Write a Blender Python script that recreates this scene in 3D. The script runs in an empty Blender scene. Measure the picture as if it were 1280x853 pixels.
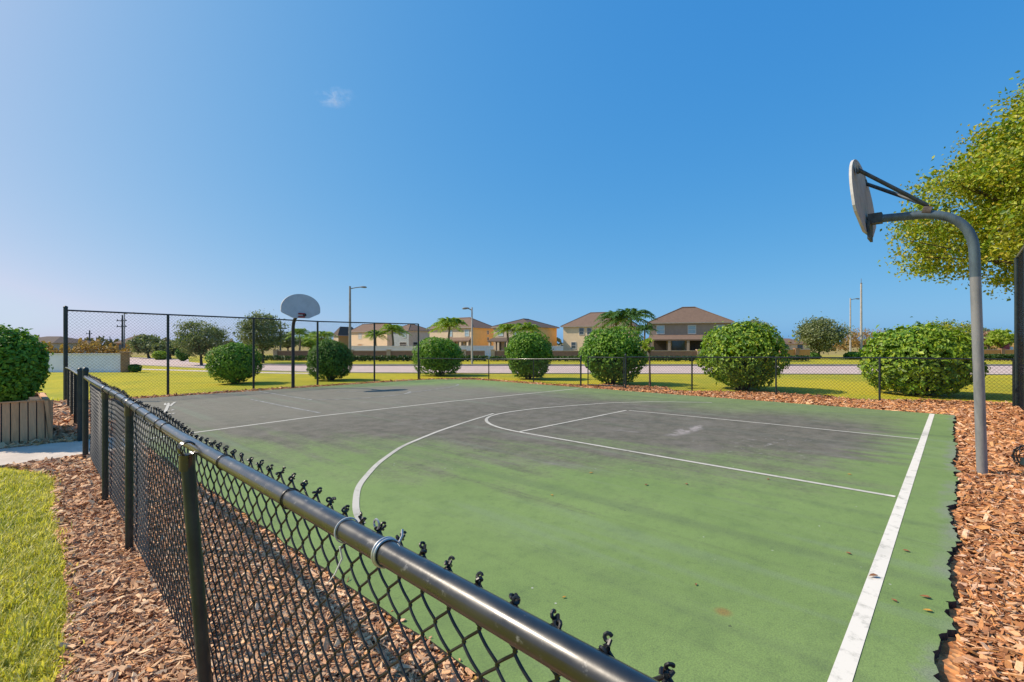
import bpy, math, random
import numpy as np
from mathutils import Vector, Matrix

random.seed(7)
rng = np.random.default_rng(7)
SC = bpy.context.scene
COL = SC.collection
PI = math.pi
F, HY, H = 597.0, 430.5, 1.7            # focal length and horizon (photo pixels), eye height
_n = math.hypot(556, 597)
U1 = np.array([556 / _n, 597 / _n])      # across the court
U2 = np.array([-U1[1], U1[0]])           # along the court
CA = math.atan2(U1[1], U1[0])
GZ = -0.05                               # lawn level; the court's top is z = 0


def G(px, py, z=GZ):
    d = F * (H - z) / (py - HY)
    return np.array([d * (px - 640) / F, d, z])


def X(px, d): return (px - 640) * d / F
def Z(py, d): return H + (HY - py) * d / F
def AB(a, b, z=0.0):
    p = a * U1 + b * U2
    return np.array([p[0], p[1], z])


# ------------------------------------------------------------------ mesh builder
class MB:
    def __init__(s): s.v = []; s.f = []; s.m = []; s.n = 0; s.blocks = []

    def add(s, verts, faces, mi=0):
        verts = np.asarray(verts, float).reshape(-1, 3)
        s.v.append(verts)
        for fc in faces: s.f.append(tuple(i + s.n for i in fc)); s.m.append(mi)
        s.n += len(verts)

    def block(s, verts, faces):          # big numpy block; faces (n,k)
        verts = np.asarray(verts, float).reshape(-1, 3)
        s.blocks.append((np.asarray(faces) + s.n)); s.v.append(verts); s.n += len(verts)

    def box(s, c, d, ax=(1, 0), mi=0, taper=1.0):
        """box centred at c, dims d; ax = horizontal direction of its x axis"""
        ax = np.array(ax, float); ax /= np.hypot(*ax); ay = np.array([-ax[1], ax[0]])
        vs = []
        for k, (i, j) in [(k, ij) for k in (-.5, .5) for ij in ((-.5, -.5), (.5, -.5), (.5, .5), (-.5, .5))]:
            t = taper if k > 0 else 1
            p = ax * i * d[0] * t + ay * j * d[1] * t
            vs.append((c[0] + p[0], c[1] + p[1], c[2] + k * d[2]))
        s.add(vs, [(3, 2, 1, 0), (4, 5, 6, 7), (0, 1, 5, 4), (1, 2, 6, 5), (2, 3, 7, 6), (3, 0, 4, 7)], mi)

    def tube(s, pts, r, sides=8, cap=True, mi=0):
        P = np.asarray(pts, float); n = len(P)
        R = np.full(n, r, float) if np.isscalar(r) else np.asarray(r, float)
        T = np.gradient(P, axis=0) if n > 2 else np.repeat((P[1:] - P[:-1]), 2, 0)
        T /= np.linalg.norm(T, axis=1)[:, None] + 1e-12
        ref = np.array([0, 0, 1.]) if abs(T[0][2]) < .9 else np.array([1., 0, 0])
        N = np.cross(T[0], ref); N /= np.linalg.norm(N); vs = []
        ang = np.arange(sides) * 2 * PI / sides
        for i in range(n):
            N = N - T[i] * N.dot(T[i]); N /= np.linalg.norm(N) + 1e-12
            B = np.cross(T[i], N)
            vs.append(P[i] + R[i] * (np.cos(ang)[:, None] * N + np.sin(ang)[:, None] * B))
        fs = []
        for i in range(n - 1):
            for k in range(sides):
                k2 = (k + 1) % sides
                fs.append((i * sides + k, i * sides + k2, (i + 1) * sides + k2, (i + 1) * sides + k))
        if cap:
            fs.append(tuple(range(sides))[::-1]); fs.append(tuple((n - 1) * sides + k for k in range(sides)))
        s.add(np.concatenate(vs), fs, mi)

    def lathe(s, c, prof, sides=16, mi=0):
        vs = []; fs = []
        for (r, z) in prof:
            for k in range(sides):
                a = k * 2 * PI / sides
                vs.append((c[0] + r * math.cos(a), c[1] + r * math.sin(a), c[2] + z))
        for i in range(len(prof) - 1):
            for k in range(sides):
                k2 = (k + 1) % sides
                fs.append((i * sides + k, i * sides + k2, (i + 1) * sides + k2, (i + 1) * sides + k))
        fs.append(tuple(range(sides))[::-1]); fs.append(tuple((len(prof) - 1) * sides + k for k in range(sides)))
        s.add(vs, fs, mi)

    def slab(s, poly, z0, z1, mi=0):
        n = len(poly)
        vs = [(p[0], p[1], z0) for p in poly] + [(p[0], p[1], z1) for p in poly]
        fs = [tuple(range(n, 2 * n)), tuple(range(n))[::-1]] + [(i, (i + 1) % n, n + (i + 1) % n, n + i) for i in range(n)]
        s.add(vs, fs, mi)

    def build(s, name, mats, parent=None, smooth=False, loc=None, rotz=0):
        V = np.concatenate(s.v)
        o0 = np.zeros(3) if parent is None else np.array(world_loc(parent))
        if loc is not None: o0 = np.array(loc)
        V = V - o0
        me = bpy.data.meshes.new(name)
        me.vertices.add(len(V)); me.vertices.foreach_set("co", V.astype(np.float32).ravel())
        lt = [len(f) for f in s.f]; li = [i for f in s.f for i in f]
        lt = np.array(lt, np.int32); li = np.array(li, np.int32)
        for b in s.blocks:
            lt = np.concatenate([lt, np.full(len(b), b.shape[1], np.int32)]); li = np.concatenate([li, b.ravel().astype(np.int32)])
        me.loops.add(len(li)); me.loops.foreach_set("vertex_index", li)
        me.polygons.add(len(lt))
        st = np.concatenate([[0], np.cumsum(lt)[:-1]]).astype(np.int32)
        me.polygons.foreach_set("loop_start", st)
        if s.m:
            mi = np.array(s.m + [0] * (len(lt) - len(s.m)), np.int32)
            me.polygons.foreach_set("material_index", mi)
        me.polygons.foreach_set("use_smooth", np.full(len(lt), bool(smooth)))
        me.update(calc_edges=True); me.validate()
        for m in (mats if isinstance(mats, (list, tuple)) else [mats]): me.materials.append(m)
        if smooth == 'auto':
            try: me.set_sharp_from_angle(angle=math.radians(40))
            except Exception: pass
        o = bpy.data.objects.new(name, me); COL.objects.link(o)
        if parent is not None: o.parent = parent
        elif loc is not None: o.location = loc
        o.rotation_euler.z = rotz
        return o


def world_loc(o):
    p = Vector((0, 0, 0))
    while o is not None: p = p + o.location; o = o.parent
    return p


def tag(o, label, cat, group=None, kind=None):
    o['label'] = label; o['category'] = cat
    if group: o['group'] = group
    if kind: o['kind'] = kind
    return o


def thing(name, label, cat, loc, group=None):
    o = bpy.data.objects.new(name, None); COL.objects.link(o); o.location = tuple(float(v) for v in loc)
    o.empty_display_size = .2
    return tag(o, label, cat, group)


def struct(o, kind='structure'): o['kind'] = kind; return o


# ------------------------------------------------------------------ materials
class NT:
    def __init__(s, name):
        s.mat = bpy.data.materials.new(name); s.mat.use_nodes = True
        s.t = s.mat.node_tree; s.t.nodes.clear()
        s.out = s.t.nodes.new('ShaderNodeOutputMaterial')

    def n(s, typ, **kw):
        nd = s.t.nodes.new(typ)
        for k, v in kw.items(): setattr(nd, k, v)
        return nd

    def l(s, a, b): s.t.links.new(a, b)

    def setin(s, nd, key, v):
        if hasattr(v, 'is_output'): s.l(v, nd.inputs[key])
        else: nd.inputs[key].default_value = v

    def coord(s, kind='Object'): return s.n('ShaderNodeTexCoord').outputs[kind]

    def mapping(s, vec, scale=(1, 1, 1), rot=(0, 0, 0), loc=(0, 0, 0)):
        m = s.n('ShaderNodeMapping'); s.l(vec, m.inputs[0])
        m.inputs['Scale'].default_value = scale; m.inputs['Rotation'].default_value = rot; m.inputs['Location'].default_value = loc
        return m.outputs[0]

    def noise(s, vec, scale, detail=4, rough=.6, dist=0):
        m = s.n('ShaderNodeTexNoise'); s.l(vec, m.inputs['Vector'])
        m.inputs['Scale'].default_value = scale; m.inputs['Detail'].default_value = detail
        m.inputs['Roughness'].default_value = rough; m.inputs['Distortion'].default_value = dist
        return m.outputs[0]

    def vor(s, vec, scale, out='Distance', feature='F1'):
        m = s.n('ShaderNodeTexVoronoi', feature=feature); s.l(vec, m.inputs['Vector']); m.inputs['Scale'].default_value = scale
        return m.outputs[out]

    def mix(s, fac, a, b, blend='MIX'):
        m = s.n('ShaderNodeMix', data_type='RGBA', blend_type=blend)
        s.setin(m, 0, fac)
        for k, v in ((6, a), (7, b)):
            if hasattr(v, 'is_output'): s.l(v, m.inputs[k])
            else: m.inputs[k].default_value = (*v[:3], 1)
        return m.outputs[2]

    def math(s, op, a, b=0.0, c=0.0, clamp=False):
        m = s.n('ShaderNodeMath', operation=op, use_clamp=clamp)
        s.setin(m, 0, a); s.setin(m, 1, b); s.setin(m, 2, c)
        return m.outputs[0]

    def rng(s, v, a, b, c=0.0, d=1.0, smooth=True):
        m = s.n('ShaderNodeMapRange', interpolation_type='SMOOTHSTEP' if smooth else 'LINEAR')
        s.l(v, m.inputs[0])
        for i, x in enumerate((a, b, c, d)): m.inputs[i + 1].default_value = x
        return m.outputs[0]

    def ramp(s, v, stops, interp='LINEAR'):
        r = s.n('ShaderNodeValToRGB'); s.l(v, r.inputs[0]); r.color_ramp.interpolation = interp
        el = r.color_ramp.elements
        while len(el) < len(stops): el.new(.5)
        for e, (p, c) in zip(el, stops): e.position = p; e.color = (*c, 1)
        return r.outputs[0]

    def bump(s, h, strength=.3, dist=.02):
        b = s.n('ShaderNodeBump'); s.l(h, b.inputs['Height']); b.inputs['Strength'].default_value = strength; b.inputs['Distance'].default_value = dist
        return b.outputs[0]

    def bsdf(s, color, rough=.7, metal=0, spec=.5, normal=None):
        p = s.n('ShaderNodeBsdfPrincipled')
        if hasattr(color, 'is_output'): s.l(color, p.inputs['Base Color'])
        else: p.inputs['Base Color'].default_value = (*color[:3], 1)
        s.setin(p, 'Roughness', rough); s.setin(p, 'Metallic', metal); p.inputs['Specular IOR Level'].default_value = spec
        if normal is not None: s.l(normal, p.inputs['Normal'])
        return p.outputs[0]

    def done(s, surf): s.l(surf, s.out.inputs['Surface']); return s.mat


def mat_basic(name, col, rough=.7, var=.25, scale=6, metal=0, bump=.0, bscale=60, spec=.4, col2=None):
    t = NT(name); c = t.coord()
    nz = t.noise(c, scale, 5, .65)
    c2 = col2 or tuple(x * (1 - var) for x in col)
    colr = t.mix(t.rng(nz, .35, .65), col, c2)
    nrm = t.bump(t.noise(c, bscale, 3), bump, .01) if bump else None
    return t.done(t.bsdf(colr, rough, metal, spec, nrm))


def mat_leaf(name, cols, trans=.35, rough=.45, spec=.35):
    t = NT(name)
    geo = t.n('ShaderNodeNewGeometry'); r = geo.outputs['Random Per Island']
    st = [(i / max(1, len(cols) - 1), c) for i, c in enumerate(cols)]
    col = t.ramp(r, st)
    big = t.noise(t.coord(), 1.1, 2)
    col = t.mix(t.rng(big, .35, .65, 0, .35), col, cols[-1])
    p = t.bsdf(col, rough, 0, spec)
    tr = t.n('ShaderNodeBsdfTranslucent')
    tcol = t.mix(1.0, col, (1.25, 1.35, .45), 'MULTIPLY'); t.l(tcol, tr.inputs[0])
    m = t.n('ShaderNodeMixShader'); m.inputs[0].default_value = trans; t.l(p, m.inputs[1]); t.l(tr.outputs[0], m.inputs[2])
    return t.done(m.outputs[0])


M = {}
def mats():
    # --- lawn
    t = NT('lawn'); c = t.coord()
    big = t.noise(c, .18, 4, .6); mid = t.noise(t.mapping(c, (1, .6, 1)), 1.3, 5, .7); fine = t.noise(t.mapping(c, (1, .45, 1)), 26, 4, .7)
    col = t.mix(t.rng(big, .38, .62), (.45, .385, .022), (.29, .30, .028))
    col = t.mix(t.rng(mid, .4, .68, 0, .5), col, (.54, .41, .035))
    col = t.mix(t.rng(fine, .42, .7, 0, .55), col, (.22, .23, .015))
    dist = t.n('ShaderNodeVectorMath', operation='LENGTH'); t.l(c, dist.inputs[0])
    col = t.mix(t.rng(dist.outputs['Value'], 60, 110), col, t.mix(t.rng(mid, .4, .6), (.34, .25, .10), (.25, .21, .07)))
    M['lawn'] = t.done(t.bsdf(col, .9, 0, .15, t.bump(fine, .5, .04)))
    M['blade'] = mat_leaf('grass_blade', [(.17, .20, .03), (.40, .41, .06), (.60, .55, .12), (.76, .66, .30)], .4, .5)
    # --- mulch base sheet and chips
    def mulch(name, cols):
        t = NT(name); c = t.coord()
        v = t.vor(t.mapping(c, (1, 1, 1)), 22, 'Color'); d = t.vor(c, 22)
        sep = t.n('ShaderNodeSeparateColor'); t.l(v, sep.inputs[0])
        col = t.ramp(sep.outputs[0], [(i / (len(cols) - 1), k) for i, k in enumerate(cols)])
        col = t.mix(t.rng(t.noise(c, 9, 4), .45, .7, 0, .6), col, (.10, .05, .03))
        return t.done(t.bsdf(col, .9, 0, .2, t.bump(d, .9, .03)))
    def chips(name, cols):
        t = NT(name); geo = t.n('ShaderNodeNewGeometry'); r = geo.outputs['Random Per Island']
        col = t.ramp(r, [(i / (len(cols) - 1), k) for i, k in enumerate(cols)])
        fib = t.noise(t.coord(), 55, 3, .7)
        col = t.mix(t.rng(fib, .4, .7, 0, .35), col, (.16, .09, .06))
        return t.done(t.bsdf(col, .8, 0, .25, t.bump(fib, .5, .006)))
    bark = [(.18, 0.078, 0.035), (.66, 0.349, 0.187), (.82, 0.524, 0.296), (.46, 0.213, 0.101), (.88, 0.621, 0.390), (.72, 0.349, 0.133), (.62, 0.427, 0.273), (.32, 0.155, 0.078), (.84, 0.563, 0.328), (.54, 0.262, 0.125)]
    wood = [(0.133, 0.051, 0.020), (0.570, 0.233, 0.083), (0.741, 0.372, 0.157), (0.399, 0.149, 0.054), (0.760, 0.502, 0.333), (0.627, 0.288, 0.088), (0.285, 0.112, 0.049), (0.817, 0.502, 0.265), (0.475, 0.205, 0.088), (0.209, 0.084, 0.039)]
    M['mulch_a'] = mulch('bark_soil', bark[:4]); M['chip_a'] = chips('bark_chip', bark)
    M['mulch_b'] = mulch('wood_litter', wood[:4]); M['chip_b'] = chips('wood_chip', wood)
    # --- court paint: object space x = across (a), y = along (b)
    t = NT('court_paint'); c = t.coord()
    sx = t.n('ShaderNodeSeparateXYZ'); t.l(c, sx.inputs[0]); a, b = sx.outputs[0], sx.outputs[1]
    st1 = t.noise(t.mapping(c, (1, .03, 1)), 2.1, 7, .72); n4 = t.noise(c, 14, 6, .75)
    n1 = t.noise(c, .55, 5, .62, .4); n2 = t.noise(c, 3.0, 6, .7); n3 = t.noise(t.mapping(c, (1, .12, 1)), 2.6, 4, .6); fine = t.noise(c, 90, 2, .7)
    thr = t.math('MULTIPLY_ADD', b, -.67, 8.1)
    w = t.math('SUBTRACT', a, thr)
    w = t.math('ADD', w, t.math('MULTIPLY_ADD', n1, 5.0, -2.5))
    w = t.math('ADD', w, t.math('MULTIPLY_ADD', n3, 4.0, -2.0)); w = t.math('ADD', w, t.math('MULTIPLY_ADD', st1, 5.0, -2.5)); w = t.math('ADD', w, t.math('MULTIPLY_ADD', n4, 3.0, -1.5))
    worn = t.rng(w, -1.7, 2.4)
    edge = t.rng(t.math('ADD', a, t.math('MULTIPLY_ADD', n1, 3, -1.5)), 11.6, 14.6, 1, .3)
    base = t.rng(t.math('ADD', b, t.math('MULTIPLY_ADD', n3, 2.4, -1.2)), .3, 1.5, 0.05, 1)
    corner = t.rng(t.math('ADD', t.math('ADD', t.math('MULTIPLY', a, .55), b), t.math('MULTIPLY_ADD', n1, 3, -1.5)), 21.5, 24.2, 1, .15)
    worn = t.math('MULTIPLY', t.math('MULTIPLY', worn, edge), t.math('MULTIPLY', base, corner))
    green = t.mix(t.rng(n1, .3, .7), (.172, .262, .076), (.208, .305, .094))
    green = t.mix(t.rng(n2, .45, .72, 0, .45), green, (.105, .165, .058))
    green = t.mix(t.rng(n4, .5, .72, 0, .5), green, (.105, .155, .06)); green = t.mix(t.rng(n4, .28, .44, .35, 0), green, (.22, .31, .125))
    grey = t.mix(t.rng(n2, .35, .66), (.170, .141, .124), (.102, .085, .074)); grey = t.mix(t.rng(n4, .45, .7, 0, .5), grey, (.084, .072, .062)); grey = t.mix(t.rng(n4, .28, .42, .4, 0), grey, (.27, .245, .225))
    grey = t.mix(t.rng(t.noise(c, 1.1, 3), .5, .7, 0, .45), grey, (.20, .168, .16)); fsp = t.math('MULTIPLY', t.rng(t.vor(t.mapping(c, loc=(.7, 4.1, 0)), 13), .05, .11, .7, 0), t.rng(t.noise(c, 1.7, 2), .5, .62)); grey = t.mix(fsp, grey, (.42, .39, .37))
    grey = t.mix(t.rng(b, 8.5, 13, 0, .5), grey, (.245, .222, .182)); col = t.mix(t.math('MULTIPLY', worn, .93), green, grey)
    # roller bands running along the court
    bands = t.rng(t.noise(t.mapping(c, (1, .035, 1)), 1.9, 2, .5), .55, .70, 0, .26)
    col = t.mix(bands, col, (.075, .088, .07))
    bands2 = t.rng(t.noise(t.mapping(c, (1, .06, 1), (0, 0, .12)), 2.7, 3, .5), .58, .70, 0, .26)
    col = t.mix(bands2, col, (.21, .27, .19))
    col = t.mix(t.rng(st1, .56, .68, 0, .32), col, (.09, .11, .06)); col = t.mix(t.rng(st1, .30, .42, .28, 0), col, (.25, .29, .19))
    scuff = t.math('MULTIPLY', t.rng(t.noise(t.mapping(c, (1, .3, 1), (0, 0, .5)), 1.4, 6, .75), .60, .72, 0, .5), worn)
    col = t.mix(scuff, col, (.34, .31, .30))
    # pale worn patch in the key
    def spot(x, y, rx, ry, rot=0):
        m = t.mapping(c, (1 / rx, 1 / ry, 0), (0, 0, 0), (-x / rx, -y / ry, 0))
        L = t.n('ShaderNodeVectorMath', operation='LENGTH'); t.l(m, L.inputs[0]); return L.outputs['Value']
    s1 = t.math('MULTIPLY', t.rng(spot(9.3, 3.9, 1.15, .22), .2, 1.15, 1, 0), t.rng(n2, .46, .6))
    col = t.mix(t.math('MULTIPLY', s1, .8), col, (.42, .37, .36))
    s2 = t.math('MULTIPLY', t.rng(spot(8.8, 2.3, 1.7, .9), .2, 1.1, 1, 0), t.rng(t.noise(c, 5, 5, .75), .57, .66))
    col = t.mix(t.math('MULTIPLY', s2, .6), col, (.40, .37, .36))
    s3 = t.rng(spot(*[float(v) for v in (lambda p: (p[:2] @ U1, p[:2] @ U2))(G(904, 765, 0))], .06, .06), .3, 1.2, .8, 0)
    col = t.mix(s3, col, (.26, .17, .05))
    specks = t.rng(t.vor(c, 5.5), .035, .06, .75, 0)
    spn = t.rng(t.noise(c, .8, 1), .5, .62)
    col = t.mix(t.math('MULTIPLY', specks, spn), col, (.62, .62, .58))
    dsp = t.math('MULTIPLY', t.rng(t.vor(t.mapping(c, loc=(3.3, 1.7, 0)), 4.0), .03, .05, .7, 0), t.rng(t.noise(c, 1.1, 1), .48, .6))
    col = t.mix(dsp, col, (.045, .05, .035))
    # ragged broken lip on the baseline side
    lip = t.rng(t.math('ADD', b, t.math('MULTIPLY_ADD', n2, .5, -.25)), .04, .17, .75, 0)
    col = t.mix(t.math('MULTIPLY', lip, t.rng(n1, .42, .6)), col, (.22, .24, .19))
    col = t.mix(t.rng(fine, .38, .66, 0, .34), col, (.06, .08, .05))
    M['court'] = t.done(t.bsdf(col, .82, 0, .3, t.bump(t.noise(c, 120, 3, .8), .6, .005)))
    M['asphalt_edge'] = mat_basic('broken_asphalt', (.05, .05, .05), .95, .5, 20, bump=.6)
    t = NT('line_paint'); c = t.coord()
    wear = t.rng(t.noise(c, 7, 6, .72), .50, .68, 0, .55)
    far = t.noise(c, .7, 2)
    wear = t.math('ADD', wear, t.rng(far, .52, .68, 0, .35), clamp=True)
    sx = t.n('ShaderNodeSeparateXYZ'); t.l(c, sx.inputs[0]); fresh = t.mix(t.rng(sx.outputs[1], .52, .60), (.70, .66, .58), (.50, .48, .42))
    M['line'] = t.done(t.bsdf(t.mix(wear, fresh, (.24, .24, .20)), .75, 0, .3))
    t = NT('faded_line_paint'); c = t.coord()
    M['line_old'] = t.done(t.bsdf(t.mix(t.rng(t.noise(c, 5, 6, .72), .38, .6), (.38, .38, .36), (.17, .17, .16)), .75, 0, .3))
    # --- fence
    t = NT('black_pipe_paint'); c = t.coord()
    sc = t.rng(t.noise(t.mapping(c, (1, 1, 1)), 28, 6, .75), .60, .70, 0, .55)
    dust = t.rng(t.noise(c, 6, 4, .6), .35, .75, 0, .5)
    col = t.mix(dust, (.008, .009, .011), (.024, .026, .031)); col = t.mix(sc, col, (.22, .22, .22))
    pb_ = (t.bsdf(col, t.rng(t.noise(c, 14, 4), .3, .7, .24, .42), 0, .6, t.bump(t.noise(c, 45, 4), .06, .004)))
    pb_.node.inputs['Coat Weight'].default_value = .55; pb_.node.inputs['Coat Roughness'].default_value = .13; M['pipe'] = t.done(pb_)
    t = NT('black_post_paint'); c = t.coord()
    col = t.mix(t.rng(t.noise(c, 9, 5), .4, .75), (.012, .022, .022), (.028, .040, .036))
    M['post'] = t.done(t.bsdf(col, .42, 0, .5))
    M['wire'] = mat_basic('black_vinyl_wire', (.012, .013, .013), .42, .3, 30, spec=.5)
    M['galv'] = mat_basic('galvanised_wire', (.52, .54, .56), .4, .3, 30, metal=.6)
    M['white_tie'] = mat_basic('white_plastic', (.55, .56, .57), .4, .2, 20)
    # --- hoops
    t = NT('hoop_pole_paint'); c = t.coord()
    sz = t.n('ShaderNodeSeparateXYZ'); t.l(c, sz.inputs[0])
    up = t.rng(sz.outputs[2], 2.615, 2.63)
    nz = t.noise(t.mapping(c, (1, 1, .25)), 9, 5, .7)
    low = t.mix(t.rng(nz, .35, .7), (.25, .255, .26), (.17, .18, .19)); hi = t.mix(t.rng(nz, .35, .7), (.09, .135, .165), (.055, .075, .095))
    col = t.mix(up, low, hi)
    M['pole'] = t.done(t.bsdf(col, .45, .1, .5))
    M['steel_dark'] = mat_basic('dark_weathered_steel', (.060, .075, .085), .5, .45, 12)
    M['pole_dark'] = mat_basic('dark_brown_steel', (.035, .034, .036), .5, .3, 8)
    M['rust'] = mat_basic('rusty_steel', (.11, .085, .07), .8, .5, 25)
    t = NT('weathered_board_back'); c = t.coord()
    nz = t.noise(t.mapping(c, (1, 1, .35)), 5, 6, .75)
    M['board_back'] = t.done(t.bsdf(t.ramp(nz, [(.3, (.22, .19, .16)), (.5, (.42, .37, .32)), (.62, (.30, .26, .22)), (.75, (.55, .52, .48))]), .75, 0, .3))
    M['board_front'] = mat_basic('grey_board_paint', (.56, .58, .62), .55, .12, 3)
    M['board_rim'] = mat_basic('white_board_edge', (.55, .53, .50), .5, .2, 8)
    M['red'] = mat_basic('red_paint', (.36, .05, .05), .5, .3, 10)
    # --- foliage
    M['bush'] = mat_leaf('clipped_bush_leaf', [(.030, .095, .016), (.065, .19, .024), (.115, .28, .028), (.26, .40, .033)], .24, .55, .3)
    M['bush_dark'] = mat_leaf('dark_bush_leaf', [(.035, .095, .016), (.07, .17, .024), (.13, .25, .03)], .2, .55, .3)
    M['bush_big'] = mat_leaf('glossy_bush_leaf', [(.035, .095, .014), (.085, .20, .018), (.16, .31, .022), (.37, .45, .035)], .24, .5, .35)
    M['hedge'] = mat_leaf('hedge_leaf', [(.02, .05, .012), (.04, .09, .016), (.07, .12, .02)], .15, .5)
    M['oak'] = mat_leaf('oak_leaf', [(.055, .085, .032), (.115, .155, .06), (.19, .235, .10), (.29, .31, .17)], .28, .5)
    M['autumn_tree'] = mat_leaf('turning_leaf', [(.045, .105, .010), (.11, .21, .014), (.21, .33, .018), (.38, .44, .026), (.46, .36, .032)], .32, .45)
    M['palm'] = mat_leaf('palm_frond', [(.07, .15, .016), (.16, .28, .025), (.32, .42, .04)], .3, .42)
    M['palm_dark'] = mat_leaf('palm_frond_dark', [(.03, .085, .02), (.06, .14, .03), (.10, .19, .035)], .25, .42)
    M['dry_wood'] = mat_leaf('dry_brown_leaf', [(.26, .14, .035), (.36, .20, .05), (.30, .20, .06), (.42, .29, .09)], .25, .6)
    M['lime'] = mat_leaf('lime_leaf', [(.16, .28, .03), (.27, .38, .04), (.36, .42, .06)], .4, .45)
    M['pink_leaf'] = mat_leaf('pink_blossom', [(.34, .16, .16), (.42, .24, .20), (.25, .20, .12)], .25, .6)
    M['treeline'] = mat_leaf('far_leaf', [(.10, .12, .05), (.15, .15, .07), (.22, .17, .08)], .15, .7)
    M['bark'] = mat_basic('tree_bark', (.13, .10, .075), .9, .5, 9, bump=.6, bscale=25)
    M['palm_bark'] = mat_basic('palm_bark', (.20, .16, .12), .9, .4, 9)
    M['dead_leaf'] = mat_basic('dead_leaf', (.30, .13, .05), .7, .5, 30)
    M['dead_leaf_y'] = mat_basic('yellow_dead_leaf', (.55, .30, .05), .7, .4, 30)
    # --- paving, walls
    M['concrete'] = mat_basic('path_concrete', (.62, .53, .44), .85, .18, 2.2, bump=.15)
    M['road'] = mat_basic('road_surface', (.56, .43, .38), .9, .12, .6, bump=.1)
    M['kerb'] = mat_basic('kerb_concrete', (.42, .39, .34), .85, .25, 2)
    M['whitewall'] = mat_basic('white_wall_paint', (.84, .84, .97), .7, .08, 1.5)
    M['vinyl'] = mat_basic('white_vinyl', (.95, .84, .87), .5, .08, 2)
    t = NT('timber_plank'); c = t.coord()
    grain = t.noise(t.mapping(c, (1, 1, .08)), 30, 5, .7); pl = t.n('ShaderNodeNewGeometry').outputs['Random Per Island']
    col = t.mix(t.rng(grain, .3, .7), (.78, .40, .19), (.52, .27, .13)); col = t.mix(t.math('MULTIPLY', pl, .4), col, (.66, .42, .26))
    M['timber'] = t.done(t.bsdf(col, .8, 0, .3, t.bump(grain, .3, .006)))
    M['soil'] = mat_basic('planter_soil', (.09, .07, .05), .95, .4, 12, bump=.6)
    def brick(name, c1, c2, mortar, scale):
        t = NT(name); c = t.coord()
        bt = t.n('ShaderNodeTexBrick'); t.l(t.mapping(c, (1, 1, 1), (PI / 2, 0, 0)), bt.inputs[0])
        bt.inputs['Color1'].default_value = (*c1, 1); bt.inputs['Color2'].default_value = (*c2, 1); bt.inputs['Mortar'].default_value = (*mortar, 1)
        bt.inputs['Scale'].default_value = scale; bt.inputs['Mortar Size'].default_value = .02
        col = t.mix(t.rng(t.noise(c, 3, 4), .4, .7, 0, .4), bt.outputs[0], c2)
        return t.done(t.bsdf(col, .85, 0, .25))
    M['brick'] = brick('red_brown_brick', (.33, .17, .12), (.25, .13, .09), (.36, .27, .21), 3.5)
    M['pillar_brick'] = brick('pillar_stone_brick', (.42, .24, .13), (.28, .15, .09), (.50, .36, .24), 4.5)
    M['tan_cap'] = mat_basic('tan_coping', (.55, .40, .29), .8, .15, 2)
    def stucco(name, col): return mat_basic(name, col, .85, .10, 1.2, bump=.12, bscale=40, spec=.2)
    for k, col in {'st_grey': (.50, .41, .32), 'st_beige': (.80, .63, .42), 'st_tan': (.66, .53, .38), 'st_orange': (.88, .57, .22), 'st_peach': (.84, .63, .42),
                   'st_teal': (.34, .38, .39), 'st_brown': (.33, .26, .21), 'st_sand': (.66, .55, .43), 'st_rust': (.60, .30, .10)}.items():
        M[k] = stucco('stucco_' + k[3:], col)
    def roofm(name, col, col2):
        t = NT(name); c = t.coord()
        z = t.noise(t.mapping(c, (1, 1, 7)), 3.0, 3, .6); big = t.noise(c, 1.2, 5, .7)
        cc = t.mix(t.rng(z, .4, .6, 0, .5), col, col2); cc = t.mix(t.rng(big, .4, .7, 0, .4), cc, tuple(x * .7 for x in col))
        return t.done(t.bsdf(cc, .85, 0, .25))
    M['roof'] = roofm('brown_shingle', (.20, .135, .10), (.14, .095, .075))
    M['roof_d'] = roofm('dark_shingle', (.12, .09, .075), (.085, .065, .055))
    M['fascia'] = mat_basic('fascia_paint', (.38, .32, .28), .6, .15, 3)
    M['trim'] = mat_basic('window_trim', (.62, .60, .56), .5, .1, 3)
    t = NT('window_glass'); M['glass'] = t.done(t.bsdf((.05, .075, .085), .06, 0, .9))
    t = NT('blind_glass'); M['blind'] = t.done(t.bsdf((.30, .42, .48), .12, 0, .8))
    M['dark_room'] = mat_basic('porch_interior', (.055, .045, .04), .8, .3, 2)
    M['lamp'] = mat_basic('concrete_lamp_pole', (.30, .29, .275), .7, .2, 3)
    M['lamp_pale'] = mat_basic('pale_concrete_pole', (.46, .43, .40), .7, .2, 3)
    M['lamp_head'] = mat_basic('grey_lamp_housing', (.20, .21, .22), .5, .2, 8)
    M['util'] = mat_basic('utility_pole_wood', (.10, .10, .105), .9, .3, 6)
    M['gloss_red'] = mat_basic('red_sign_paint', (.45, .06, .08), .5, .2, 5)
    M['white'] = mat_basic('white_paint', (.75, .75, .74), .5, .08, 5)
mats()


# ------------------------------------------------------------------ world, sun, camera
SUN_EL, SUN_AZ = math.radians(43), math.radians(-84)     # azimuth measured clockwise from the view direction (+Y)
w = bpy.data.worlds.new("World"); SC.world = w; w.use_nodes = True
nt = w.node_tree; nt.nodes.clear()
sky = nt.nodes.new('ShaderNodeTexSky'); sky.sky_type = 'NISHITA'; sky.sun_disc = False
sky.sun_elevation = SUN_EL; sky.sun_rotation = SUN_AZ
sky.altitude = 0; sky.air_density = .4; sky.dust_density = 1.6; sky.ozone_density = 6
SKY = .12
bg = nt.nodes.new('ShaderNodeBackground'); bg.inputs[1].default_value = SKY
wo = nt.nodes.new('ShaderNodeOutputWorld')
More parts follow.
